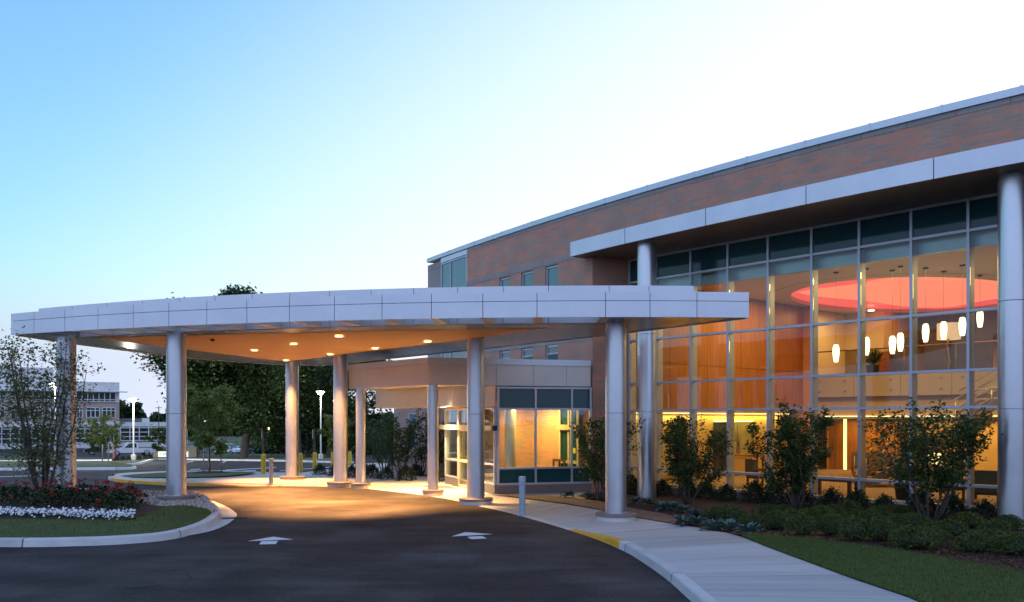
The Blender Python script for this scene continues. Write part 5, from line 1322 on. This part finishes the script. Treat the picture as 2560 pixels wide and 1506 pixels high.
# ================================================================== STREET FURNITURE BEYOND
def lamp_pole(px, Y, zl, label, lit=True, group='tall car park lamp poles', r=.075):
    p = gp3(px, Y); T = thing('lamp_pole', label, 'lamp pole', p, group)
    b = MB(); b.lathe((p.x, p.y, p.z), [(.22, -.1), (.22, .55), (.2, .6), (0, .6)], 14); b.build('footing', M['kerb'], T)
    b = MB(); b.lathe((p.x, p.y, p.z), [(r, .6), (r*.8, zl-p.z)], 12); b.build('pole', M['polemetal'], T)
    b = MB(); b.box((p.x, p.y, zl+.06), (.75, .42, .13)); b.tube([(p.x, p.y, zl-.15), (p.x, p.y, zl)], .05, 8); hd = b.build('lamp_head', M['polemetal'], T)
    b = MB()
    if lit: b.ball((p.x, p.y-.12, zl-.02), .24, 16, 12, (1.2, 1, .8)); 
    else: b.box((p.x, p.y, zl-.02), (.5, .3, .03))
    b.build('lens', M['polelamp'] if lit else M['offglass'], hd)
    return Vector((p.x, p.y-.4, zl-.15))
PL = [lamp_pole(334, 75.5, at(0, 1000, 75.5).z, 'tall grey lamp pole with bright light between the two left canopy columns'),
      lamp_pole(138, 70, at(0, 962, 70).z, 'lamp pole with bright light half hidden behind the far left column'),
      lamp_pole(802, 81, at(0, 982, 81).z, 'tall grey lamp pole with bright light in front of the dark trees')]
lamp_pole(378, 150, at(0, 1062, 150).z, 'small far lamp pole in front of the low office windows', False)
lamp_pole(685, 190, at(0, 1060, 190).z, 'far thin lamp pole right of the oak trunk', False)
lamp_pole(468, 190, at(0, 1075, 190).z, 'far thin lamp pole beside the left big column', False)
lamp_pole(125, 130, at(0, 1060, 130).z, 'far thin lamp pole behind the airy shrub', False)
gbp = 'black light posts beyond the yellow bollards'
for px, y, yb, lb, arm in ((658, 1071, 1150, 'black post with a small warm light, above the first yellow bollard', 1), (750, 1072, 1149, 'black post with pale strip just right of the rear left canopy column', 0), (785, 1072, 1149, 'black post with pale strip left of the tall lamp pole', 0), (831, 1072, 1149, 'black post beside the canopy column near the vestibule', 0)):
    p = GT(px, yb); z1 = at(px, y, p.y).z; T = thing('light_post', lb, 'light post', p, gbp)
    b = MB(); b.box((p.x, p.y, (p.z+z1)/2), (.2, .2, z1-p.z)); b.build('post', M['black'], T)
    b = MB(); b.box((p.x-.1, p.y-.1, z1-.55), (.05, .05, .9)); b.build('light_strip', M['polemetal'], T)
    if arm:
        b = MB(); b.tube([(p.x, p.y, z1), (p.x+.5, p.y-.05, z1)], .04, 6); b.build('arm', M['black'], T); b = MB(); b.ball((p.x+.55, p.y-.1, z1-.03), .1, 10, 7); b.build('lamp', M['smalllamp'], T)
p = GT(287, 1150); T = thing('fire_hydrant', 'small red fire hydrant beside the lamp pole shrubs', 'hydrant', p); z = gz(p.y)+.12
b = MB(); b.lathe((p.x, p.y, z), [(.16, 0), (.16, .06), (.11, .08), (.11, .55), (.15, .57), (.15, .62), (.1, .7), (.03, .76), (0, .76)], 14); b.build('barrel', M['hydrant'], T)
for sx in (-1, 1): b = MB(); b.tube([(p.x, p.y, z+.4), (p.x+sx*.2, p.y, z+.4)], .06, 8); b.build('outlet', M['hydrant'], T)
b = MB(); b.box((p.x, p.y-.2, z+1.2), (.04, .04, 2.4)); T2 = b.build('marker_post', M['polemetal'], origin=p); tag(T2, 'thin pale marker post behind the red hydrant', 'post')
for px, y in ((256, 1157), (271, 1157), (282, 1156.5)):
    p = GT(px, y); b = MB(); b.tube([(p.x, p.y, gz(p.y)), (p.x, p.y, gz(p.y)+1.5)], .04, 6); tag(b.build('stake', M['stake'], origin=p), 'thin pale stake on the grass left of the hydrant', 'stake', 'pale stakes left of the hydrant')
# lit sign between stone piers
p0, p1 = GT(396, 1147.5), GT(474, 1147.5); Y = p0.y; T = thing('monument_sign', 'low lit entrance sign with green letters behind the left big column', 'sign', p0)
zt = at(0, 1129.5, Y).z
b = MB(); b.box(((p0.x+p1.x)/2, Y+.15, (gz(Y)+.2+zt)/2), (p1.x-p0.x, .3, zt-gz(Y)-.2)); b.build('sign_box', M['signface'], T)
for px, w in ((390, .45), (482, .85)):
    q = at(px, HY, Y); b = MB(); b.box((q.x, Y+.2, (gz(Y)+at(0, 1117 if px > 450 else 1129, Y).z)/2), (w, .7, at(0, 1117 if px > 450 else 1129, Y).z-gz(Y))); b.build('pier', M['tanstone'], T)
def text(s, loc, size, m, par, name, rx=PI/2, rz=0, ext=.01):
    cu = bpy.data.curves.new(name, 'FONT'); cu.body = s; cu.size = size; cu.extrude = ext; cu.align_x = 'LEFT'
    tmp = bpy.data.objects.new(name, cu); C.objects.link(tmp); bpy.context.view_layer.update()
    me = bpy.data.meshes.new_from_object(tmp); bpy.data.objects.remove(tmp)
    o = bpy.data.objects.new(name, me); C.objects.link(o); me.materials.clear(); me.materials.append(m); o.parent = par
    o.location = Vector(loc)-ORIG[par.name]; o.rotation_euler = (rx, 0, rz); ORIG[o.name] = Vector(loc); return o
text('CAN', (p0.x+.18, Y-.03, gz(Y)+.38), .40, M['signtext'], T, 'lettering')
b = MB(); q = at(470, HY, Y)
for k in range(9): 
    a1, a2 = -1.2+k*2.4/9, -1.2+(k+1)*2.4/9; b.bar((q.x+0, Y-.02), (q.x+.001, Y-.02), 0, .001, 0, .001) if False else b.box((q.x-.32+.3*math.cos((a1+a2)/2), Y-.015, gz(Y)+.52+.26*math.sin((a1+a2)/2)), (.03, .02, .08))
b.build('emblem', M['signtext'], T)

# ================================================================== VEHICLES
def wheel(T, x, y, r=.36, w=.24):
    b = MB(); v = []; n = 18
    for s in (-w/2, w/2):
        for rr in (r, r*.62): v += [(x+rr*math.cos(2*PI*i/n), y+s, r+rr*math.sin(2*PI*i/n)) for i in range(n)]
    f = []
    for i in range(n):
        j = (i+1) % n; f += [[i, j, 2*n+j, 2*n+i], [i, n+i, n+j, j], [2*n+i, 2*n+j, 3*n+j, 3*n+i]]
    b.add(v, f, 0, True); o = b.build('wheel', M['tyre'], T)
    b = MB()
    for s in (-w/2+.02, w/2-.02): b.add([(x+r*.62*math.cos(2*PI*i/n), y+s, r+r*.62*math.sin(2*PI*i/n)) for i in range(n)], [list(range(n))])
    b.build('rim', M['silver'], o)
def profile(b, pts, hw, taper=None, mi=0):
    n = len(pts); v = []
    for s in (-1, 1):
        for x, z in pts: v.append((x, s*(hw if taper is None else hw-taper*max(0, z-.95)), z))
    o = len(b.v); b.add(v, [[n+i for i in range(n)], list(range(n))[::-1]]+[[i, (i+1) % n, n+(i+1) % n, n+i] for i in range(n)], mi)
def vehicle(name, label, cat, kind, paint, px, yb, rz, group='parked cars'):
    p = GT(px, yb); T = thing(name, label, cat, (0, 0, 0), group); b = MB()
    if kind == 'pickup':
        profile(b, [(-2.9, .5), (-2.9, 1.05), (-.75, 1.08), (.9, 1.12), (2.6, 1.02), (2.85, .85), (2.88, .5)], .98); body = b.build('body', M[paint], T)
        b = MB(); profile(b, [(-.85, 1.06), (-.7, 1.78), (.35, 1.82), (1.15, 1.1)], .93, .22); b.build('cab', M[paint], T)
        b = MB()
        for s in (-1, 1): b.add([(-.6, s*.93, 1.15), (.9, s*.93, 1.15), (.3, s*.79, 1.72), (-.55, s*.8, 1.7)], [[0, 1, 2, 3]])
        b.add([(-.86, -.75, 1.2), (-.86, .75, 1.2), (-.735, .68, 1.7), (-.735, -.68, 1.7)], [[0, 1, 2, 3]]); b.add([(1.13, -.8, 1.15), (1.13, .8, 1.15), (.42, .7, 1.76), (.42, -.7, 1.76)], [[0, 1, 2, 3]]); b.build('windows', M['carglass'], T)
        b = MB(); b.box((-1.85, 0, 1.07), (1.85, 1.7, .06)); b.build('bed_liner', M['dark'], T)
        b = MB(); b.box((-2.95, 0, .55), (.16, 1.8, .18)); b.build('bumper', M['silver'], T); b = MB(); b.box((2.9, 0, .55), (.14, 1.85, .22)); b.build('bumper', M['silver'], T)
        wb = (-1.85, 1.85); wr = .42; lx = -2.91; hx = 2.82; tz = .85
    elif kind == 'van':
        profile(b, [(-2.4, .35), (-2.42, .8), (-2.3, 1.05), (1.2, 1.05), (2.2, .92), (2.4, .7), (2.38, .35)], .93); b.build('body', M[paint], T)
        b = MB(); profile(b, [(-2.32, 1.03), (-1.95, 1.68), (-1.2, 1.75), (.3, 1.72), (1.45, 1.03)], .9, .2); b.build('cab', M[paint], T)
        b = MB()
        for s in (-1, 1): b.add([(-2.05, s*.9, 1.1), (1.15, s*.9, 1.1), (.3, s*.785, 1.63), (-1.8, s*.785, 1.62)], [[0, 1, 2, 3]])
        b.add([(1.42, -.75, 1.08), (1.42, .75, 1.08), (.42, .66, 1.68), (.42, -.66, 1.68)], [[0, 1, 2, 3]]); b.add([(-2.31, -.7, 1.12), (-2.31, .7, 1.12), (-2.0, .64, 1.6), (-2.0, -.64, 1.6)], [[0, 1, 2, 3]]); b.build('windows', M['carglass'], T)
        wb = (-1.5, 1.5); wr = .33; lx = -2.41; hx = 2.36; tz = .9
    else:
        profile(b, [(-2.3, .35), (-2.32, .85), (-1.4, .95), (1.0, .93), (2.15, .8), (2.32, .6), (2.3, .35)], .88); b.build('body', M[paint], T)
        b = MB(); profile(b, [(-1.75, .93), (-1.0, 1.4), (.1, 1.43), (1.05, .92)], .84, .3); b.build('cab', M[paint], T)
        b = MB()
        for s in (-1, 1): b.add([(-1.5, s*.842, .97), (.85, s*.842, .97), (.1, s*.72, 1.36), (-.95, s*.72, 1.34)], [[0, 1, 2, 3]])
        b.add([(1.04, -.72, .96), (1.04, .72, .96), (.18, .62, 1.4), (.18, -.62, 1.4)], [[0, 1, 2, 3]]); b.add([(-1.74, -.7, .97), (-1.74, .7, .97), (-1.05, .6, 1.37), (-1.05, -.6, 1.37)], [[0, 1, 2, 3]]); b.build('windows', M['carglass'], T)
        wb = (-1.4, 1.4); wr = .32; lx = -2.32; hx = 2.24; tz = .72
    for x in wb:
        for s in (-1, 1): wheel(T, x, s*.86, wr)
    for s in (-1, 1):
        b = MB(); b.box((lx, s*.75, tz), (.05, .2, .26)); b.build('tail_light', M['taillight'], T); b = MB(); b.box((hx, s*.66, .72), (.06, .34, .16)); b.build('headlight', M['headlight'], T)
        b = MB(); b.box((.95, s*1.0, 1.1), (.12, .2, .13)); b.build('mirror', M[paint], T)
    T.location = (p.x, p.y, gz(p.y)+.006); T.rotation_euler = (0, 0, rz); return T
vehicle('pickup_truck', 'white pickup truck parked between the two left columns, tail towards the drive', 'pickup truck', 'pickup', 'white', 327, 1141, PI+.55)
vehicle('pickup_truck', 'dark pickup parked left of the white pickup', 'pickup truck', 'pickup', 'navy', 262, 1137.5, PI+.5)
vehicle('parked_car', 'dark car just behind the bonnet of the white pickup', 'car', 'sedan', 'navy', 300, 1131.5, PI+.6)
vehicle('parked_car', 'silver car parked right of the left big column', 'car', 'sedan', 'silver', 487, 1133.5, -.5)
vehicle('parked_van', 'dark van between the left big column and the silver car', 'van', 'van', 'navy', 470, 1130, -.5)
vehicle('parked_van', 'white minivan parked left of the oak trunk', 'van', 'van', 'white', 571, 1135, -.45)
vehicle('parked_car', 'dark green car right of the oak trunk', 'car', 'sedan', 'teal', 618, 1134, -.5)
vehicle('parked_car', 'dark car behind the airy shrub, left of the far left column', 'car', 'sedan', 'navy', 120, 1142, -.2)

# ================================================================== OFFICE BUILDING FAR LEFT
Yo = 215.; of = thing('office_building', 'pale three-storey office building with brick bands and numbers on its parapet', 'building', (-125, Yo, gz(Yo)))
Z = lambda y: H+(HY-y)*Yo/F
RO = Vector(((298.5-CX)*Yo/F, Yo, 0)); oc, os_ = math.cos(math.radians(27)), math.sin(math.radians(27)); un = Vector((-os_, oc, 0)); ut = Vector((oc, os_, 0))
def OP(px):
    k = (px-CX)/F; u = (RO.x-k*RO.y)/(oc-k*os_); return RO-ut*u
def obox(name, x0, x1, y0, y1, m, front=0., deep=18., par=of):
    b = MB(); b.bar(OP(x0), OP(x1), front, front+deep, Z(y1), Z(y0)) if Z(y1) < Z(y0) else b.bar(OP(x0), OP(x1), front, front+deep, Z(y0), Z(y1)); return b.build(name, M[m], par)
xr = 298.5; xl_ = -260
obox('parapet_wall', xl_, xr, 1007, 956.5, 'offstone'); obox('penthouse', xl_, 132, 957, 922, 'offstone', 4, 12)
obox('brick_wall', xl_, xr-.05, 1120, 1007.02, 'offbrick', .1); obox('sun_blade', xl_, 318, 981.3, 979.5, 'offwhite', -1.6, 3)
obox('floor_band', xl_, 300, 1066, 1054, 'offstone', -.6, 2.); obox('low_roof', 296, 445, 1065, 1056, 'offstone', -.3, 14); obox('low_wall', 300, 445, 1120, 1065, 'offbrick', .2, 13)
obox('roof_screen', 301, 357, 1056, 1046.5, 'greyup', 3, 5); obox('roof_unit', 357, 376, 1056, 1046, 'offwhite', 3, 4)
def owin(x0, x1, y0, y1, n, rowz=(), front=-.12):
    b = MB(); p, q = OP(x0), OP(x1); L_ = (q-p).length
    for k in range(n+1): r = p+ut*(L_*k/n); b.bar(r-ut*.11, r+ut*.11, front-.15, front+.15, Z(y1) if y1 > y0 else Z(y0), Z(y0) if y1 > y0 else Z(y1))
    for y in (y0, y1)+tuple(rowz): b.bar(p, q, front-.16, front+.14, Z(y)-.1, Z(y)+.1)
    w = b.build('window', M['offwhite'], of); b = MB(); b.bar(p, q, front+.0, front+.1, min(Z(y0), Z(y1)), max(Z(y0), Z(y1))); b.build('pane', M['offglass'], w)
owin(191, 289, 1005, 982, 7, (1000,)); owin(24, 140, 1001, 982, 8, (994,)); owin(-60, 14, 1001, 982, 5, (994,)); owin(-180, -70, 1001, 982, 8, (994,))
for x0, x1 in ((256, 288), (216, 249), (192, 206), (126, 140), (75, 106), (27, 65), (-10, 12), (-60, -25)): owin(x0, x1, 1044, 1020, 3 if x1-x0 > 25 else 2, (1027,))
for x0, x1 in ((190, 297), (80, 180), (-40, 70), (-200, -50)): owin(x0, x1, 1106, 1067, 5, (1072, 1083, 1095), -.3)
owin(301, 440, 1102, 1066, 6, (1070, 1081, 1092), -.2)
obox('stone_base', xl_, 445, 1121, 1107, 'offwhite', -.35, 1.)
text('5701', OP(270)-un*.1+Vector((0, 0, Z(974))), 1.45, M['white'], of, 'building_number', rz=math.radians(27), ext=.05)
b = MB(); q = gp3(397, 200); b.tube([q, (q.x, q.y, Z(1018))], .1, 6); b.box((q.x, q.y, Z(1022)), (1.6, .12, .12)); tag(b.build('utility_pole', M['bark'], origin=q), 'thin wooden utility pole beyond the car park', 'pole')

# ================================================================== LIGHT
W = bpy.data.worlds.new('World'); bpy.context.scene.world = W; W.use_nodes = True
nt = W.node_tree; L = nt.links; bg = nt.nodes['Background']
SUN_EL, SUN_AZ = math.radians(3.0), math.radians(42)          # azimuth clockwise from +Y (view direction)
sky = nt.nodes.new('ShaderNodeTexSky'); sky.sky_type = 'NISHITA'; sky.sun_disc = False
sky.sun_elevation = SUN_EL; sky.sun_rotation = SUN_AZ; sky.air_density = 1.0; sky.dust_density = 2.0; sky.ozone_density = 3.0
tcw = nt.nodes.new('ShaderNodeTexCoord'); sx = nt.nodes.new('ShaderNodeSeparateXYZ'); L.new(tcw.outputs['Generated'], sx.inputs[0])
mrw = nt.nodes.new('ShaderNodeMapRange'); mrw.interpolation_type = 'SMOOTHSTEP'; mrw.inputs['From Min'].default_value = .17; mrw.inputs['From Max'].default_value = .03; mrw.inputs['To Min'].default_value = 0; mrw.inputs['To Max'].default_value = .96
L.new(sx.outputs['Z'], mrw.inputs['Value'])
mxw = nt.nodes.new('ShaderNodeMix'); mxw.data_type = 'RGBA'; mxw.inputs['B'].default_value = (.58, .70, 1.02, 1)     # cool haze low over the horizon
L.new(mrw.outputs['Result'], mxw.inputs['Factor']); L.new(sky.outputs['Color'], mxw.inputs['A'])
mry = nt.nodes.new('ShaderNodeMapRange'); mry.interpolation_type = 'SMOOTHSTEP'; mry.inputs['From Min'].default_value = .25; mry.inputs['From Max'].default_value = -.5; mry.inputs['To Min'].default_value = 0; mry.inputs['To Max'].default_value = .85
L.new(sx.outputs['Y'], mry.inputs['Value'])
mx2 = nt.nodes.new('ShaderNodeMix'); mx2.data_type = 'RGBA'; mx2.inputs['B'].default_value = (.76, .95, 1.5, 1)     # violet anti-twilight sky behind the viewer, unseen, brightened to light the facades
L.new(mry.outputs['Result'], mx2.inputs['Factor']); L.new(mxw.outputs['Result'], mx2.inputs['A'])
dp = nt.nodes.new('ShaderNodeVectorMath'); dp.operation = 'DOT_PRODUCT'; dp.inputs[1].default_value = (.5, .71, -.5); L.new(tcw.outputs['Generated'], dp.inputs[0])
mrg = nt.nodes.new('ShaderNodeMapRange'); mrg.interpolation_type = 'SMOOTHSTEP'; mrg.inputs['From Min'].default_value = .2; mrg.inputs['From Max'].default_value = .72; mrg.inputs['To Max'].default_value = .93
L.new(dp.outputs['Value'], mrg.inputs['Value'])
mx3 = nt.nodes.new('ShaderNodeMix'); mx3.data_type = 'RGBA'; mx3.inputs['B'].default_value = (.98, 1.0, 1.06, 1)    # pale afterglow around the set sun
L.new(mrg.outputs['Result'], mx3.inputs['Factor']); L.new(mx2.outputs['Result'], mx3.inputs['A'])
L.new(mx3.outputs['Result'], bg.inputs['Color']); bg.inputs['Strength'].default_value = .12
def light(kind, name, loc, e, c, **kw):
    d = bpy.data.lights.new(name, kind); d.energy = e*(KE if kind != 'SUN' else 1); d.color = c
    for k, v in kw.items(): setattr(d, k, v)
    o = bpy.data.objects.new(name, d); C.objects.link(o); o.location = loc; return o
s = light('SUN', 'sun', (0, 0, 30),   .03, (1, .85, .7), angle=math.radians(12))
sd = Vector((math.sin(SUN_AZ)*math.cos(SUN_EL), math.cos(SUN_AZ)*math.cos(SUN_EL), math.sin(SUN_EL))); s.rotation_euler = (-sd).to_track_quat('-Z', 'Y').to_euler()
WARM = (1, .47, .135)
for k, p in enumerate(LIGHTS): light('SPOT', 'downlight_spot', p, 13500 if k < 3 else 6500, WARM, spot_size=math.radians(72), spot_blend=1., shadow_soft_size=.09)
for x, y in ((-2.12, 28.35), (-2.45, 30.6)): light('SPOT', 'downlight_spot', (x, y, 2.8), 1500, (1, .66, .3), spot_size=math.radians(120), spot_blend=.8, shadow_soft_size=.08)
light('AREA', 'vestibule_light', (.6, 29.6, 2.86), 210, (1, .58, .14), shape='DISK', size=1.2)
light('AREA', 'vestibule_light', (-.9, 31.6, 2.86), 120, (1, .58, .14), shape='DISK', size=1.)
def larea(s_, d, z, e, c, sx, sy, nm='lobby_light'):
    o = light('AREA', nm, LP(s_, d, z), e, c, shape='RECTANGLE', size=sx, size_y=sy); o.rotation_euler = (0, 0, math.atan2(a_.y, a_.x)); return o
LW = (1, .60, .21)
larea(7, 5.0, 7.1, 600, LW, 8, 1.2); larea(13, 9., 7.1, 360, LW, 3, 6); larea(1.6, 5.5, 7.1, 260, LW, 1.5, 5)
larea(6, 14.5, 7.05, 110, LW, 8, 2.5, 'upper_floor_light'); larea(1.3, 12.6, 7.0, 70, LW, 1.2, 1.2, 'upper_floor_light')
larea(4.5, 12.6, 2.4, 220, (1, .58, .2), 8, .7, 'lower_floor_light')
larea(-.42, 5.5, 2.56, 120, (1, .72, .2), .12, 9.5, 'cove_lamp')
larea(13, 12.6, 2.4, 110, LW, 6, .7, 'lower_floor_light')
for p in PEND: light('POINT', 'pendant_light', p, 22, (1, .72, .4), shadow_soft_size=.1)
light('POINT', 'table_lamp_light', LAMP, 45, (1, .6, .22), shadow_soft_size=.12)
for k, p in enumerate(PL): light('POINT', 'pole_light', p-Vector((0, .5, .2)), (2600, 700, 700)[k], (1, .92, .8), shadow_soft_size=.2)

# ================================================================== CAMERA
cam = bpy.data.cameras.new('camera'); co = bpy.data.objects.new('camera', cam); C.objects.link(co)
co.location = (0, 0, H); co.rotation_euler = (PI/2, 0, 0); cam.sensor_width = 36; cam.lens = 36*F/2560; cam.shift_y = (HY-753)/2560; cam.clip_end = 5000
sc = bpy.context.scene; sc.camera = co
sc.view_settings.view_transform = 'Standard'; sc.view_settings.look = 'None'; sc.view_settings.exposure = EXPOSURE; sc.view_settings.gamma = 1
sc.render.engine = 'CYCLES'; sc.cycles.use_denoising = True; sc.cycles.max_bounces = 8; sc.cycles.transparent_max_bounces = 16; sc.cycles.sample_clamp_indirect = 6; sc.cycles.caustics_reflective = False; sc.cycles.caustics_refractive = False
